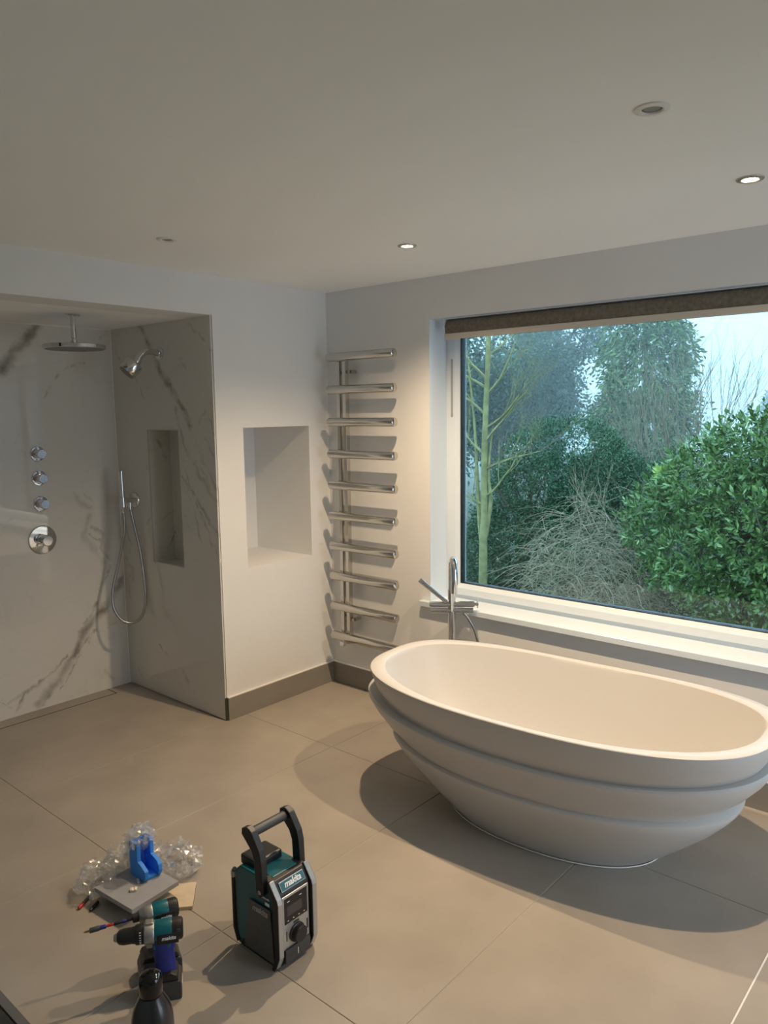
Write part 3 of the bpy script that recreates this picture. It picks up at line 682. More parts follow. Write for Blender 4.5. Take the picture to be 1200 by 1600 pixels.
# ================================================================== POWER TOOLS
def power_tool(name, label, loc, heading, kind):
    t = tag(empty(name, (*loc, 0), (0, 0, heading)), label, 'drill')
    AX = .2
    F3 = frame((0, 0, 1), (1, 0, 0), (0, 0, AX))
    if kind == 'drill':
        rr, x0, x1 = .031, -.068, .012
    else:
        rr, x0, x1 = .029, -.058, .018
    # motor housing
    MB().lathe([(rr*.80, x0), (rr*.96, x0+.004), (rr, x0+.012), (rr, x0+.030)], 24, F3).build('rear_cap', BLACK, t, 40)
    MB().lathe([(rr*.98, x0+.030), (rr*1.02, x0+.034), (rr*1.02, x1-.003), (rr*.97, x1)], 24, F3).build('motor_housing', TEAL, t, 40)
    for s in (-1, 1): MB().cbox(x0+.012, x1-.006, min(s*rr*.80, s*rr*1.05), max(s*rr*.80, s*rr*1.05), AX-.024, AX+.008, .003).build('side_cover', BLACK, t)
    side = frame((-1, 0, 0), (0, 1, 0), (x0+.040, rr*1.06, AX-.005))
    text('lettering', 'makita', .016 if kind == 'drill' else .013, WHITEINK, t, side, .28, .0003)
    b = MB()
    for k in range(3): b.box(x0+.006, x0+.016, rr*.93, rr*1.0, AX+.002+k*.006, AX+.005+k*.006)
    b.build('vent_rib', DARKG, t)
    # gear case and front
    if kind == 'drill':
        MB().lathe([(.0305, x1), (.0325, x1+.003), (.0325, x1+.026), (.029, x1+.029)], 28, F3).build('gear_case', GEAR, t, 40)
        MB().cbox(x1+.002, x1+.026, -.012, .012, AX+.024, AX+.036, .004).build('gear_lug', GEAR, t)
        MB().cbox(x1+.002, x1+.024, -.016, .016, AX-.040, AX-.02, .004).build('gear_lug', GEAR, t)
        tq = MB().lathe([(.0275, x1+.029), (.0280, x1+.033), (.0280, x1+.050), (.0255, x1+.054)], 28, F3).build('torque_ring', BLACK, t, 40)
        for k in range(6):
            a = PI/2+.5-k*.24
            m = Matrix.Translation((x1+.042, .0281*math.sin(a), AX+.0281*math.cos(a)))
            MB().box(-.006, -.001, -.0008, .0008, -.0008, .0008, m).build('ring_mark', WHITEINK, tq)
        MB().lathe([(.0235, x1+.054), (.0235, x1+.060), (.0222, x1+.062), (.0222, x1+.085), (.0195, x1+.098), (.0130, x1+.104)], 28, F3).build('chuck', BLACK, t, 40)
        MB().lathe([(.0120, x1+.103), (.0115, x1+.109), (.0085, x1+.113), (.003, x1+.1125)], 20, F3).build('chuck_nose', STEEL, t, 40)
    else:
        MB().lathe([(.029, x1), (.030, x1+.004), (.028, x1+.022), (.020, x1+.036), (.014, x1+.040)], 28, F3).build('hammer_case', GEAR, t, 40)
        MB().lathe([(.0125, x1+.040), (.0125, x1+.056), (.009, x1+.058)], 20, F3).build('bit_collar', BLACK, t, 40)
        bt = empty('bit_holder', (0, 0, 0)); bt.parent = t
        e0 = x1+.056
        for a_, c_, r_, m_ in ((0, .018, .0045, BLACK), (.018, .033, .005, BLUE), (.033, .054, .005, BLACK), (.054, .076, .004, RED), (.076, .094, .0062, BLUE), (.094, .122, .0075, DARKG)):
            MB().lathe([(r_*.9, e0+a_), (r_, e0+a_+.002), (r_, e0+c_-.002), (r_*.9, e0+c_)], 14, F3).build('shaft_section', m_, bt, 40)
        MB().lathe([(.0036, e0+.122), (.0034, e0+.132), (.001, e0+.138)], 8, F3).build('bit_tip', BRASS, bt, 40)
    # grip
    b = MB(); rings = []
    for z, cx, rx, ry in ((AX-.020, -.004, .036, .024), (AX-.040, -.006, .033, .0225), (AX-.065, -.010, .029, .0205), (AX-.095, -.013, .029, .0200), (AX-.118, -.012, .031, .0205), (AX-.130, -.008, .038, .025)):
        rings.append(b.ring([(cx+rx*math.cos(2*PI*k/20), ry*math.sin(2*PI*k/20), z) for k in range(20)]))
    for i in range(len(rings)-1): b.bridge(rings[i], rings[i+1])
    b.cap(rings[0]); b.cap(rings[-1], True)
    gp = b.build('grip', BLUE, t, 60); gp['label'] = 'dark blue grip'
    MB().cbox(-.032, .020, -.0195, .0195, AX-.046, AX-.024, .006).build('grip_shoulder', TEAL, t)
    MB().prism([(.024, AX-.030), (.038, AX-.036), (.032, AX-.056), (.020, AX-.064), (.016, AX-.040)], -.007, .007, c=.002).build('trigger', BLACK, t)
    MB().prism([(-.050, .058), (.052, .058), (.058, .066), (.050, .080), (-.030, .082), (-.046, .074)], -.033, .033, c=.004).build('tool_foot', BLACK, t)
    bt = MB().prism([(-.058, .004), (-.054, .0), (.060, .0), (.066, .006), (.066, .036), (.058, .057), (-.052, .057), (-.058, .050)], -.0365, .0365, c=.004).build('battery', DARKG, t)
    MB().box(.018, .050, .0362, .0370, .020, .044).build('battery_label', mat('label_silver', (.5, .5, .46), .4), bt)
    MB().cbox(.064, .0672, -.018, .018, .014, .032, .001).build('battery_button', mat('button_grey', (.30, .30, .28), .4), bt)
    MB().box(-.0592, -.0575, -.020, .020, .018, .038).build('battery_label', mat('label_cream', (.55, .52, .45), .5), bt)
    return t
power_tool('combi_drill', 'teal and black combi drill with blue grip standing nearest the black bottle', (1.489, -2.234), math.atan2(-.158, -.112), 'drill')
power_tool('impact_driver', 'impact driver with long red and blue bit standing just behind the combi drill', (1.410, -2.185), math.atan2(-.92, -.40), 'impact')

# ================================================================== BOTTLE
bo = tag(empty('drinks_bottle', (1.734, -2.413, 0)), 'black glossy drinks bottle at bottom edge in front of the drills', 'bottle')
MB().lathe([(.046, 0), (.050, .003), (.0525, .012), (.0525, .165), (.051, .185), (.045, .207), (.037, .224), (.031, .236), (.0285, .244)], 36).build('flask', mat('black_lacquer', (.012, .013, .016), .28, coat=.4), bo, 50)
MB().lathe([(.0275, .2445), (.0292, .2475), (.0292, .283), (.027, .292), (.020, .298), (.006, .2995)], 32).build('cap', mat('black_chrome', (.05, .05, .052), .08, 1.0), bo, 50)

# ================================================================== OFFCUTS AND WRAPPING ON THE FLOOR
cb = tag(MB().prism([(0, 0)]*0 or [(-.10, 0), (.10, 0), (.10, .012), (-.10, .012)], -.07, .07, c=.001).build('cardboard_offcut', CARDM), 'cream board offcut with printed edge poking out from under the grey board', 'board')
cb.location = (1.113, -1.975, .0); cb.rotation_euler = (0, 0, .86)
b = MB()
for k in range(16): b.box(.1000, .1006, -.062+k*.0078, -.058+k*.0078, .003, .009)
b.build('edge_print', mat('brown_print', (.16, .07, .05), .7), cb)
of = tag(MB().cbox(-.075, .075, -.060, .060, 0, .031, .002).build('tile_offcut', mat('dark_offcut', (.13, .12, .11), .7, var=.2, scale=30)), 'dark offcut block hidden in shade beneath the grey board', 'offcut')
of.location = (1.015, -2.045, .0125); of.rotation_euler = (0, 0, .2)
sb = tag(MB().prism([(0, 0)]*0 or [(-.106, 0), (.106, 0), (.106, .0165), (-.106, .0165)], -.097, .097, c=.0012).build('grey_board', SLATE), 'square grey board lying under the blue foam corner piece', 'board')
sb.location = (1.040, -2.040, .0440); sb.rotation_euler = (0, 0, .085)
# foam edge protector: channel with L-shaped cheeks, open towards +X
fo = tag(empty('foam_corner', (.965, -1.985, .0606), (0, 0, 0)), 'bright blue foam corner protector standing on the grey board', 'foam')
L_ = [(0, 0), (.086, 0), (.097, .012), (.097, .040), (.066, .058), (.050, .062), (.050, .118), (.044, .128), (.006, .128), (0, .118)]
Rr = [(0, 0), (.085, 0), (.094, .008), (.101, .026), (.098, .046), (.086, .060), (.066, .066), (.050, .070), (.050, .118), (.044, .128), (.006, .128), (0, .118)]
MB().prism(L_, -.034, -.019, c=.002).build('left_cheek', FOAM, fo)
MB().prism(Rr, .019, .034, c=.002).build('right_cheek', FOAM, fo)
MB().cbox(.001, .013, -.019, .019, .001, .124, .002).build('back_wall', FOAM, fo)
MB().cbox(.013, .088, -.019, .019, .001, .013, .002).build('foot', FOAM, fo)
ch = tag(MB().prism([(-.011, 0), (.010, 0), (.013, .006), (.006, .010), (.002, .006), (-.004, .009), (-.011, .008)], -.009, .009, c=.001).build('plastic_clip', CREAM), 'small cream plastic clip on the grey board', 'clip')
ch.location = (1.064, -2.068, .0606); ch.rotation_euler = (0, 0, .9)
ch = tag(MB().cbox(-.004, .004, -.014, .014, 0, .004, .001).build('plastic_spacer', mat('pale_spacer', (.7, .7, .7), .5)), 'thin white spacer strip at the foot of the blue foam', 'spacer')
ch.location = (1.030, -2.028, .0606); ch.rotation_euler = (0, 0, 1.15)
mk = tag(empty('red_marker', (.915, -2.172, .0062), (0, 0, -1.05)), 'red marker pen tip poking out left of the plastic wrap', 'pen')
MB().tube([(-.060, 0, 0), (-.035, 0, 0), (.010, 0, 0)], .006, 12).build('barrel', DARKG, mk, 50); MB().tube([(.010, 0, 0), (.030, 0, 0), (.034, 0, 0)], [.0062, .0062, .004], 12).build('cap', RED, mk, 50)
mk = tag(empty('black_marker', (.965, -2.166, .0062), (0, 0, -1.05)), 'black pen end poking out below the plastic wrap', 'pen')
MB().tube([(-.030, 0, 0), (.012, 0, 0), (.018, 0, 0)], [.006, .006, .004], 12).build('barrel', BLACK, mk, 50); MB().tube([(.006, .0, .0065), (-.012, 0, .0065)], .0012, 6).build('pocket_clip', BLACK, mk, 50)

# crumpled clear wrapping
def crumple(b, c, R, seed, amp, zmin=.002):
    t = bmesh.new(); bmesh.ops.create_icosphere(t, subdivisions=5, radius=1)
    off = Vector((seed*3.7, seed*1.3, seed*2.1))
    for v in t.verts:
        p = v.co.copy()
        n1 = noise.turbulence_vector(p*1.6+off, 3, True); n2 = noise.cell_vector(p*5+off)-Vector((.5, .5, .5))
        n3 = noise.noise_vector(p*6+off)
        q = Vector((p.x*R[0], p.y*R[1], p.z*R[2])) + n1*amp - Vector((amp*.5,)*3) + n2*amp*.16 + n3*amp*.35
        q += Vector(c); q.z = max(q.z, zmin+abs(n3.x)*.002); v.co = q
    b.merge(t)
wr = empty('plastic_wrap', (.92, -1.98, 0)); tag(wr, 'crumpled clear plastic wrapping behind the grey board and over the foam', 'plastic wrap')
o0 = Vector((.92, -1.98, 0))
b = MB(); crumple(b, Vector((.885, -2.085, .045))-o0, (.075, .085, .045), 1, .035); b.build('film', FILM, wr, recalc=False)
b = MB(); crumple(b, Vector((.875, -1.985, .055))-o0, (.060, .080, .055), 2, .04); b.build('film', FILM, wr, recalc=False)
b = MB(); crumple(b, Vector((1.005, -1.845, .050))-o0, (.085, .078, .050), 3, .045); b.build('film', FILM, wr, recalc=False)
b = MB(); crumple(b, Vector((.985, -1.985, .196))-o0, (.036, .048, .040), 4, .03, .15); b.build('film', FILM, wr, recalc=False)
b = MB(); crumple(b, Vector((.945, -1.955, .12))-o0, (.035, .055, .075), 5, .04); b.build('film', FILM, wr, recalc=False)

# dark case at the bottom left corner of the picture
cs = tag(empty('storage_case', (.95, -2.86, 0)), 'dark grey case with a lighter rim cut off at the bottom left corner', 'case')
MB().cbox(-.50, .50, -.31, .309, 0, .012, .004).build('base', GREYBOX, cs)
b = MB()
for x0, x1, y0, y1 in ((-.5, .5, .289, .313), (-.5, .5, -.313, -.289), (-.5, -.476, -.289, .289), (.476, .5, -.289, .289)): b.box(x0, x1, y0, y1, .0, .018)
b.build('rim', mat('rim_grey', (.12, .125, .13), .4), cs)
MB().cbox(-.47, .47, -.285, .285, .010, .016, .002).build('lid', mat('lid_dark', (.03, .033, .036), .4), cs)
# ================================================================== GARDEN
rng = np.random.default_rng(11)
GZ = -2.6
def leafmat(name, c1, c2, rough=.5, spec=.4):
    m = bpy.data.materials.new(name); m.use_nodes = True; n = m.node_tree; bs = n.nodes['Principled BSDF']
    bs.inputs['Roughness'].default_value = rough; bs.inputs['Specular IOR Level'].default_value = spec
    g = n.nodes.new('ShaderNodeNewGeometry'); mx = n.nodes.new('ShaderNodeMix'); mx.data_type = 'RGBA'
    mx.inputs['A'].default_value = (*c1, 1); mx.inputs['B'].default_value = (*c2, 1)
    nz = n.nodes.new('ShaderNodeTexWhiteNoise'); n.links.new(g.outputs['Random Per Island'], mx.inputs['Factor'])
    n.links.new(mx.outputs['Result'], bs.inputs['Base Color']); n.nodes.remove(nz)
    return m
def unit(v): return v/np.maximum(np.linalg.norm(v, axis=-1, keepdims=True), 1e-9)
def leaves(name, P, D, L, Wd, m, parent, kind='stuff', fold=.25):
    """folded lozenge leaves: base points P, directions D, lengths L, widths Wd"""
    n = len(P); D = unit(D); R = rng.normal(size=(n, 3)); R = unit(R-(R*D).sum(1, keepdims=True)*D); U = np.cross(D, R)
    L = np.broadcast_to(np.asarray(L, float), (n,))[:, None]; Wd = np.broadcast_to(np.asarray(Wd, float), (n,))[:, None]
    a = P; tip = P+D*L; mid = P+D*L*.5
    l = mid+R*Wd*.5+U*Wd*fold; r = mid-R*Wd*.5+U*Wd*fold
    V = np.stack([a, l, tip, r], 1).reshape(-1, 3)
    F = np.arange(n*4).reshape(n, 4)
    tri = np.concatenate([F[:, [0, 1, 2]], F[:, [0, 2, 3]]], 1).reshape(-1, 3)
    me = bpy.data.meshes.new(name); me.vertices.add(len(V)); me.vertices.foreach_set('co', V.ravel())
    me.loops.add(tri.size); me.loops.foreach_set('vertex_index', tri.ravel())
    me.polygons.add(len(tri)); me.polygons.foreach_set('loop_start', np.arange(0, tri.size, 3)); me.update()
    o = link_mesh(name, me, m, parent)
    if kind: o['kind'] = kind
    return o
def ball_pts(n, shell=.0):
    v = unit(rng.normal(size=(n, 3))); r = rng.uniform(shell**3, 1, (n, 1))**(1/3); return v*r, v
BARK = mat('brown_bark', (.10, .075, .05), .9, var=.3, scale=8)
MOSS = mat('mossy_bark', (.23, .21, .09), .9, var=.35, scale=6)
TWIG = mat('grey_twigs', (.25, .195, .125), .9, var=.35, scale=5)
REDTW = mat('reddish_twigs', (.21, .15, .11), .9, var=.3, scale=5)

ground = struct(MB().box(-70, 40, 1.2, 75, GZ-1, GZ).build('ground', mat('garden_soil', (.05, .05, .03), .95, col2=(.07, .085, .035), scale=1.5, bump=.5, bscale=8)))
ground['label'] = 'dark garden ground'

def grow(b, p, d, L, r, depth, spread, rs, up=.15, nseg=4, kids=3, taper=.55, sides=5, leafpts=None, tip=.3, thin=(.5, .75)):
    pts = [Vector(p)]; d = Vector(d).normalized(); R = [r]
    for k in range(nseg):
        d = (d+Vector((rs.uniform(-1, 1), rs.uniform(-1, 1), rs.uniform(-1, 1)))*spread*.35+Vector((0, 0, up))).normalized()
        pts.append(pts[-1]+d*L/nseg); R.append(r*(1-(1-taper)*(k+1)/nseg))
    if depth == 0: R[-1] *= tip
    b.tube(pts, R, sides, caps=False)
    if leafpts is not None and depth <= 1: leafpts += pts[1:]
    if depth > 0:
        for k in range(kids):
            i = rs.randint(max(1, nseg//2), nseg)
            a = Vector((rs.uniform(-1, 1), rs.uniform(-1, 1), rs.uniform(-.4, 1))).normalized()
            grow(b, pts[i], (d*.75+a*spread*1.5), L*rs.uniform(.5, .8), R[i]*rs.uniform(*thin), depth-1, spread, rs, up, max(3, nseg-1), kids, taper, max(3, sides-1), leafpts, tip, thin)

# --- laurel: large glossy leaves, the nearest ones each a leaf of its own
LAUR = leafmat('laurel_leaf', (.050, .112, .030), (.16, .245, .070), .35, .5)
LAURY = leafmat('laurel_young_leaf', (.30, .42, .08), (.42, .50, .14), .4)
la = tag(empty('laurel_bush', (-.3, 9.6, GZ)), 'large glossy bright green laurel bush on right side of the window view', 'bush')
base = np.array([-.3, 9.6, GZ])
blobs = [(-1.30, 9.7, -.30, .85, .8, .75), (-.75, 9.5, .35, .85, .8, .75), (-.05, 9.7, .75, .95, .9, .72), (.75, 9.6, .85, 1.0, .9, .85), (-.75, 9.2, -.75, .75, .7, .65),
         (.0, 9.2, -.25, .9, .8, .85), (.75, 9.2, -.2, .9, .8, .9), (1.6, 9.5, .3, 1.1, .9, 1.2), (.65, 8.9, -.75, .62, .55, .55), (1.6, 9.1, -1.2, .9, .8, .8), (-.1, 9.4, -1.2, .8, .6, .8)]
C0 = np.array(CAM_POS)
tp_, tn_ = [], []
for (x, y, z, a, b_, c_) in blobs:
    q, nrm = ball_pts(int(1250*(a*c_)), .45)
    q = q*np.array([a, b_, c_])*rng.uniform(.80, 1.22, (len(q), 1))+np.array([x, y, z])
    keep = np.ones(len(q), bool)
    for (X, Y, Z_, A, B_, C_) in blobs:
        keep &= (((q-np.array([X, Y, Z_]))/np.array([A, B_, C_]))**2).sum(1) > .45
    keep &= ((C0-q)*nrm).sum(1) > -3.5
    tp_.append(q[keep]); tn_.append(nrm[keep])
tp_ = np.concatenate(tp_); tn_ = np.concatenate(tn_)
K = 9
ax = unit(tn_+np.array([0, 0, .55])+rng.normal(size=tn_.shape)*.25)
lp, ld, ll = [], [], []
for k in range(K):
    h = k/K*.20
    o1 = unit(np.cross(ax, rng.normal(size=ax.shape)))
    tilt = .35+.9*(1-k/K)
    ld.append(unit(ax*(1.1-.8*(1-k/K))+o1*tilt)); lp.append(tp_-base+ax*h); ll.append(rng.uniform(.09, .15, len(ax)))
lp = np.concatenate(lp); ld = np.concatenate(ld); ll = np.concatenate(ll)
face_cam = ((C0-(lp+base))*np.tile(tn_, (K, 1))).sum(1) > 4
inview = (lp[:, 0]+base[0] < .55) & (lp[:, 2]+base[2] > -1.4)
dist = np.linalg.norm(lp+base-C0, axis=1)+rng.uniform(0, .5, len(lp))
cand = np.where(face_cam & inview)[0]; near = cand[np.argsort(dist[cand])[:300]]
mask = np.ones(len(lp), bool); mask[near] = False
leaves('foliage', lp[mask], ld[mask], ll[mask], ll[mask]*.36, LAUR, la)
q, nrm = ball_pts(11000, .0); q = q*np.array([1.9, .5, 1.55])+np.array([.35, 10.35, -.25])-base
leaves('inner_foliage', q, nrm+rng.normal(size=q.shape), .13, .055, LAUR, la)
def leaf_mesh():
    b = MB(); prof = [(0, .004), (.2, .12), (.45, .18), (.7, .15), (.9, .06)]
    l = [b.bm.verts.new((t, w, .10*w+.05*math.sin(t*3))) for t, w in prof]; c = [b.bm.verts.new((t, 0, -.05*t*t+.02)) for t, w in prof]; r = [b.bm.verts.new((t, -w, .10*w+.05*math.sin(t*3))) for t, w in prof]
    tp = b.bm.verts.new((1, 0, -.05))
    for i in range(4): b.bm.faces.new((l[i], c[i], c[i+1], l[i+1])); b.bm.faces.new((c[i], r[i], r[i+1], c[i+1]))
    b.bm.faces.new((l[4], c[4], tp)); b.bm.faces.new((c[4], r[4], tp))
    me = bpy.data.meshes.new('leaf'); b.bm.to_mesh(me); b.bm.free(); me.polygons.foreach_set('use_smooth', [True]*len(me.polygons)); return me
lm = leaf_mesh(); lm.materials.append(mat('laurel_leaf_gloss', (.115, .20, .05), .3))
lm2 = lm.copy(); lm2.materials.clear(); lm2.materials.append(mat('laurel_leaf_deep', (.06, .125, .032), .3))
lm3 = lm.copy(); lm3.materials.clear(); lm3.materials.append(mat('laurel_leaf_light', (.21, .30, .085), .3))
for i in near:
    o = bpy.data.objects.new('leaf', (lm, lm2, lm3, lm)[int(rng.integers(4))]); COL.objects.link(o); o.parent = la
    d = Vector(ld[i]); x = Vector(rng.normal(size=3)); s = ll[i]
    z = d.cross(x).normalized(); z = z if z.z > 0 else -z; y = z.cross(d)
    m = Matrix((d*s, y*s, z*s)).transposed().to_4x4(); m.translation = Vector(lp[i]); o.matrix_local = m
b = MB(); rs = random.Random(5)
for k in range(16): grow(b, (rs.uniform(-.5, 1.0), rs.uniform(-.3, .3), 0), (rs.uniform(-.5, .5), rs.uniform(-.3, .3), 1), 2.2, .035, 2, .5, rs, .1, 4, 2)
b.build('branch', BARK, la)['kind'] = 'stuff'
q, nrm = ball_pts(60); q = q*np.array([.12, .12, .10])+np.array([-1.45, 9.25, .62])-base
leaves('young_leaf', q, nrm+np.array([0, 0, .6]), .13, .045, LAURY, la)['label'] = 'pale yellow-green young leaves'

# --- yew
YEW = leafmat('yew_leaf', (.024, .072, .034), (.062, .140, .062), .6)
yw = tag(empty('yew_bush', (-5.7, 13.2, GZ)), 'dense dark green yew bush filling the middle of the window view', 'bush')
base = np.array([-5.7, 13.2, GZ])
yb = [(-7.1, 13.0, -2.0, .9, .8, 1.0), (-5.8, 13.4, -1.1, 2.1, 1.3, 1.7), (-5.5, 13.5, .1, 1.7, 1.2, 1.35), (-6.6, 13.1, -1.8, 1.3, 1.0, 1.2), (-4.4, 13.5, -.6, 1.3, 1.0, 1.3), (-5.0, 13.0, -1.6, 1.2, 1.0, 1.1), (-3.4, 13.8, -.9, 1.3, 1.0, 1.3)]
P, Dn = [], []
for (x, y, z, a, b_, c_) in yb:
    q, nrm = ball_pts(int(5200*a*c_/2), .78); q = q*np.array([a, b_, c_])+np.array([x, y, z]); P.append(q); Dn.append(nrm)
P = np.concatenate(P); Dn = np.concatenate(Dn)
k = (P[:, 2] > GZ) & (((C0-P)*Dn).sum(1) > -4); P, Dn = P[k], Dn[k]
# sprays: several small leaves along each shoot
sh_d = unit(Dn+np.array([0, 0, .15])+rng.normal(size=Dn.shape)*.5)
PP, DD = [], []
for j in range(5):
    PP.append(P-base+sh_d*.05*j+rng.normal(size=P.shape)*.012); DD.append(sh_d*.6+rng.normal(size=P.shape)*.6)
leaves('foliage', np.concatenate(PP), np.concatenate(DD), rng.uniform(.05, .10, len(P)*5), .026, YEW, yw)
b = MB(); rs = random.Random(9)
for k in range(6): grow(b, (rs.uniform(-.9, .9), rs.uniform(-.4, .4), 0), (rs.uniform(-.4, .4), 0, 1), 2.4, .06, 1, .4, rs, .1, 4, 3)
b.build('branch', BARK, yw)['kind'] = 'stuff'

def conifer(name, label, x, y, h, rad, c1, c2, seed, n=2300, top=.12):
    t = tag(empty(name, (x, y, GZ)), label, 'tree', None)
    MB().tube([(0, 0, 0), (.03, 0, h*.4), (0, .02, h*.97)], [rad*.10, rad*.06, .012], 8).build('trunk', BARK, t)
    r = np.random.default_rng(seed)
    z = h*(.03+.95*(1-np.sqrt(r.uniform(0, 1, n)))); th = r.uniform(0, 2*PI, n)
    R = rad*((1-z/h)**.55*(1-top)+top)*r.uniform(.55, 1.08, n)*(1+.20*np.sin(z*3.1+th*2)+.14*np.sin(3*th+z*1.3))
    P = np.stack([R*np.cos(th), R*np.sin(th), z], 1)
    out = np.stack([np.cos(th), np.sin(th), np.zeros(n)], 1)
    PP, DD = [], []
    for j in range(16):                                   # a drooping flat spray: leaflets along a hanging stem
        s = j/16*.62
        pos = P+out*s*.75+np.array([0, 0, -1])*(s*s*.9)[..., None] if hasattr(s, 'shape') else P+out*s*.75-np.array([0, 0, s*s*1.0])
        PP.append(pos+r.normal(size=P.shape)*.05); DD.append(out*.7+np.array([0, 0, -.5])+r.normal(size=P.shape)*.6)
    leaves('foliage', np.concatenate(PP), np.concatenate(DD), r.uniform(.12, .26, n*16), .07, leafmat(name+'_leaf', c1, c2, .6), t)
    b = MB(); rs = random.Random(seed)
    for k in range(40):
        zz = h*rs.uniform(.08, .9); a = rs.uniform(0, 2*PI); l = rad*((1-zz/h)**.55)*.8+.05
        b.tube([(0, 0, zz), (math.cos(a)*l*.5, math.sin(a)*l*.5, zz+.1), (math.cos(a)*l, math.sin(a)*l, zz-.05)], [.03, .02, .006], 4, caps=False)
    b.build('branch', BARK, t)['kind'] = 'stuff'
    return t
conifer('cypress_tree', 'tall drooping green cypress behind the bare twigs in the window view', -6.25, 20, 10.4, 1.42, (.045, .10, .040), (.19, .27, .10), 3)
conifer('conifer_tree', 'low olive conifer between the yew and the cypress', -5.35, 17.5, 3.6, 1.5, (.05, .095, .045), (.11, .15, .065), 4, 1200, .3)
conifer('conifer_tree', 'pale misty conifer far off at the right edge of the window', -7.6, 42, 5.9, 1.5, (.05, .10, .06), (.08, .14, .08), 5, 900, .25)

def broadleaf(name, label, x, y, h, rx, seed, n, c1, c2, size, lo=.12, dens=1.0):
    t = tag(empty(name, (x, y, GZ)), label, 'tree')
    b = MB(); rs = random.Random(seed); pts = []
    b.tube([(0, 0, 0), (.1, 0, h*.35), (0, 0, h*.75)], [.16, .13, .05], 7)
    for k in range(22):
        z = h*rs.uniform(.15, .8); a = rs.uniform(0, 2*PI)
        grow(b, (0, 0, z), (math.cos(a), math.sin(a), .5), rx*rs.uniform(.5, .9), .05, 2, .5, rs, .12, 4, 3, leafpts=pts)
    b.build('trunk', BARK, t)
    r = np.random.default_rng(seed)
    A = np.array([tuple(p) for p in pts]); i = r.integers(0, len(A), n)
    P = A[i]+r.normal(size=(n, 3))*np.array([.30, .30, .26])
    P = P[P[:, 2] > h*lo]
    leaves('foliage', P, r.normal(size=P.shape)+np.array([0, 0, -.2]), r.uniform(size*.7, size*1.3, len(P)), size*.55, leafmat(name+'_leaf', c1, c2, .5), t)
    return t
broadleaf('holly_tree', 'tall loose misty evergreen just left of the cypress', -10.9, 23, 10.5, 2.0, 21, 13000, (.035, .08, .05), (.10, .17, .10), .17)
broadleaf('evergreen_tree', 'pale misty evergreen behind the mossy bare tree', -18.2, 30, 12.5, 3.4, 22, 15000, (.035, .08, .05), (.10, .16, .10), .18)
broadleaf('evergreen_tree', 'low dark evergreen filling the gap beneath the misty trees', -12.0, 21, 4.6, 3.2, 23, 20000, (.03, .075, .045), (.06, .12, .065), .15, .02)
broadleaf('evergreen_tree', 'grey-green evergreen at the far left edge of the window', -12.3, 17, 7.1, 2.0, 24, 14000, (.03, .07, .05), (.07, .12, .08), .16, .05)

# --- slim mossy tree on the left, twin stems and bare branches
mt = tag(empty('mossy_tree', (-6.16, 11, GZ)), 'slim bare tree with mossy yellow-green trunk at left of the window', 'tree')
b = MB(); rs = random.Random(31)
b.tube(smooth_path([(0, 0, 0), (0, 0, 1.2), (.03, 0, 2.0), (.02, 0, 3.0), (.05, 0, 4.2), (.10, 0, 5.4), (.12, 0, 7.0)], 4), list(np.linspace(.105, .04, 25)), 10, caps=False)
b.build('trunk', MOSS, mt, 60)
b = MB(); b.tube(smooth_path([(-.04, .05, 1.1), (-.14, .05, 1.9), (-.20, .05, 2.8), (-.28, .05, 4.0), (-.45, 0, 5.6)], 4), list(np.linspace(.062, .016, 17)), 8, caps=False); b.build('stem', MOSS, mt, 60)
b = MB(); b.tube(smooth_path([(.03, .05, 1.5), (.16, .05, 2.3), (.10, .05, 2.9), (.20, .05, 3.9)], 4), list(np.linspace(.06, .018, 13)), 7, caps=False); b.build('stem', MOSS, mt, 60)
for z, d, L in ((3.0, (1, .1, .35), 1.5), (3.6, (1, 0, .7), 1.6), (4.2, (-1, .2, .6), 1.1), (4.6, (1, .2, .9), 1.2), (5.0, (-1, -.2, 1), 1.0), (2.4, (1, -.2, .6), 1.3), (3.9, (1, -.1, .4), 1.5), (4.8, (-1, .1, .5), 1.2), (3.3, (-1, .1, .7), 1.0), (5.4, (.8, .3, 1), 1.0), (2.2, (-1, 0, .2), .8)):
    b = MB(); grow(b, (.04, 0, z), d, L, .028, 3, .45, rs, .05, 5, 4, .5, 4, None, .6, (.45, .7)); b.build('branch', MOSS, mt)

# --- bare upright shrub in front of the cypress
bs_ = tag(empty('bare_shrub', (-3.75, 16, GZ)), 'leafless shrub of thin upright twigs against the pale sky', 'shrub')
rs = random.Random(41); b = MB()
for k in range(17):
    a_ = -.85+1.75*k/16
    grow(b, (rs.uniform(-.2, .2), rs.uniform(-.2, .2), 1.6), (a_, rs.uniform(-.4, .4), 1), rs.uniform(1.9, 2.7), .024, 2, .30, rs, .10, 5, 4, .6, 4, None, .6, (.55, .8))
b.tube([(0, 0, 0), (.05, 0, 1.0), (0, 0, 1.7)], [.09, .07, .05], 7)
b.build('twigs', mat('pale_twigs', (.21, .17, .115), .9, var=.3, scale=5), bs_)['kind'] = 'stuff'

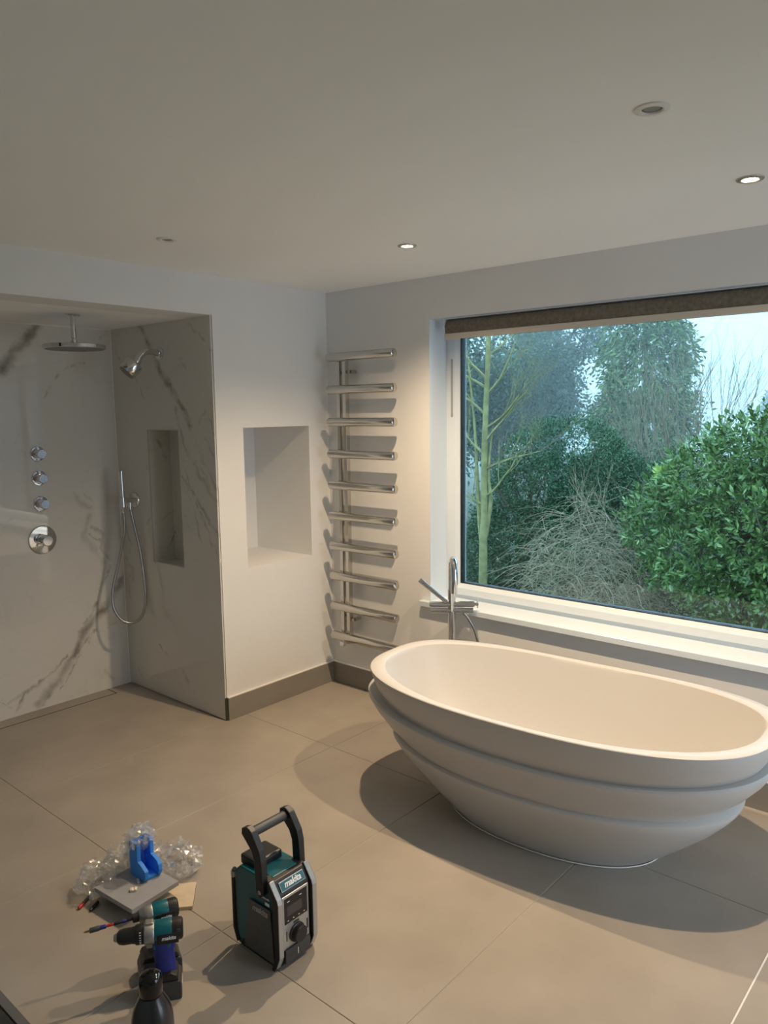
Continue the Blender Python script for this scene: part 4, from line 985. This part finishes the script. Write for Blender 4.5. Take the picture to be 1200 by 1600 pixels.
# --- tangled brambles
br = tag(empty('bramble_thicket', (-2.8, 9.6, GZ)), 'tangled brown leafless bramble thicket left of the laurel', 'shrub')
rs = random.Random(51); b = MB()
for k in range(1500):
    a = rs.uniform(0, 2*PI); q = rs.uniform(0, 1)**.5
    x = -.1+1.35*q*math.cos(a); y = .8*q*math.sin(a); z = rs.uniform(0, 1)**.8*(2.65*(1-.55*q*q)); z += .1
    az = rs.uniform(0, 2*PI); el = rs.uniform(-.3, 1.0); L = rs.uniform(.5, 1.3)
    d = Vector((math.cos(az), math.sin(az), el)).normalized(); p = Vector((x, y, z)); pts = [p]
    for s in range(6):
        d = (d+Vector((rs.uniform(-.3, .3), rs.uniform(-.3, .3), -.22+rs.uniform(-.2, .2)))).normalized(); pts.append(pts[-1]+d*L/6)
    r0 = rs.uniform(.0028, .0058)
    b.tube(pts, [r0*(1-.1*s) for s in range(7)], 3, caps=False)
for k in range(14):
    grow(b, (rs.uniform(-.6, .6), rs.uniform(-.3, .3), 2.1), (rs.uniform(-.9, .9), rs.uniform(-.3, .3), .8), rs.uniform(.5, .9), .006, 2, .4, rs, .06, 4, 2, .7, 3, None, .7, (.6, .85))
b.build('twigs', TWIG, br)['kind'] = 'stuff'
b = MB()
for k in range(240):
    x = rs.uniform(-2.6, 2.6); y = rs.uniform(-1.9, -.4); z = rs.uniform(.0, .35)
    az = rs.uniform(0, 2*PI); d = Vector((math.cos(az), math.sin(az)*.5, rs.uniform(.1, .9))).normalized(); pts = [Vector((x, y, z))]; L = rs.uniform(.4, 1.2)
    for s in range(5):
        d = (d+Vector((rs.uniform(-.3, .3), rs.uniform(-.3, .3), -.2))).normalized(); pts.append(pts[-1]+d*L/5)
    b.tube(pts, .0045, 3, caps=False)
b.build('low_twigs', REDTW, br)['kind'] = 'stuff'
q, nrm = ball_pts(9000, .3); q = q*np.array([1.7, .7, 1.3])+np.array([-.1, 1.3, .5])
leaves('undergrowth', q[q[:, 2] > 0], nrm[q[:, 2] > 0]+rng.normal(size=(int((q[:, 2] > 0).sum()), 3))*.6, .09, .045, leafmat('ivy_leaf', (.02, .05, .02), (.06, .10, .035), .5), br)
n = 9000; P = np.stack([rng.uniform(-4.5, 4.5, n), rng.uniform(-3.2, .5, n), rng.uniform(.0, .35, n)], 1)
gr = leaves('grass', P+np.array([-2.5, 9.6, GZ]), rng.normal(size=(n, 3))*.6+np.array([0, 0, .9]), rng.uniform(.15, .5, n), .012, leafmat('grass_blade', (.05, .09, .03), (.16, .18, .08), .7), None)
gr['label'] = 'rough grass below the brambles'

# --- mist between the window and the trees
FOG = bpy.data.materials.new('mist'); FOG.use_nodes = True; n = FOG.node_tree; n.nodes.clear()
o_ = n.nodes.new('ShaderNodeOutputMaterial'); v_ = n.nodes.new('ShaderNodeVolumeScatter'); v_.inputs['Color'].default_value = (.97, .985, 1, 1); v_.inputs['Density'].default_value = .022
n.links.new(v_.outputs[0], o_.inputs['Volume']); FOG.cycles.homogeneous_volume = True
fg = MB().box(-60, 35, 14.5, 55, GZ-.5, 22).build('mist', FOG); fg['kind'] = 'stuff'; fg['label'] = 'pale winter mist among the garden trees'
fonts_to_mesh()
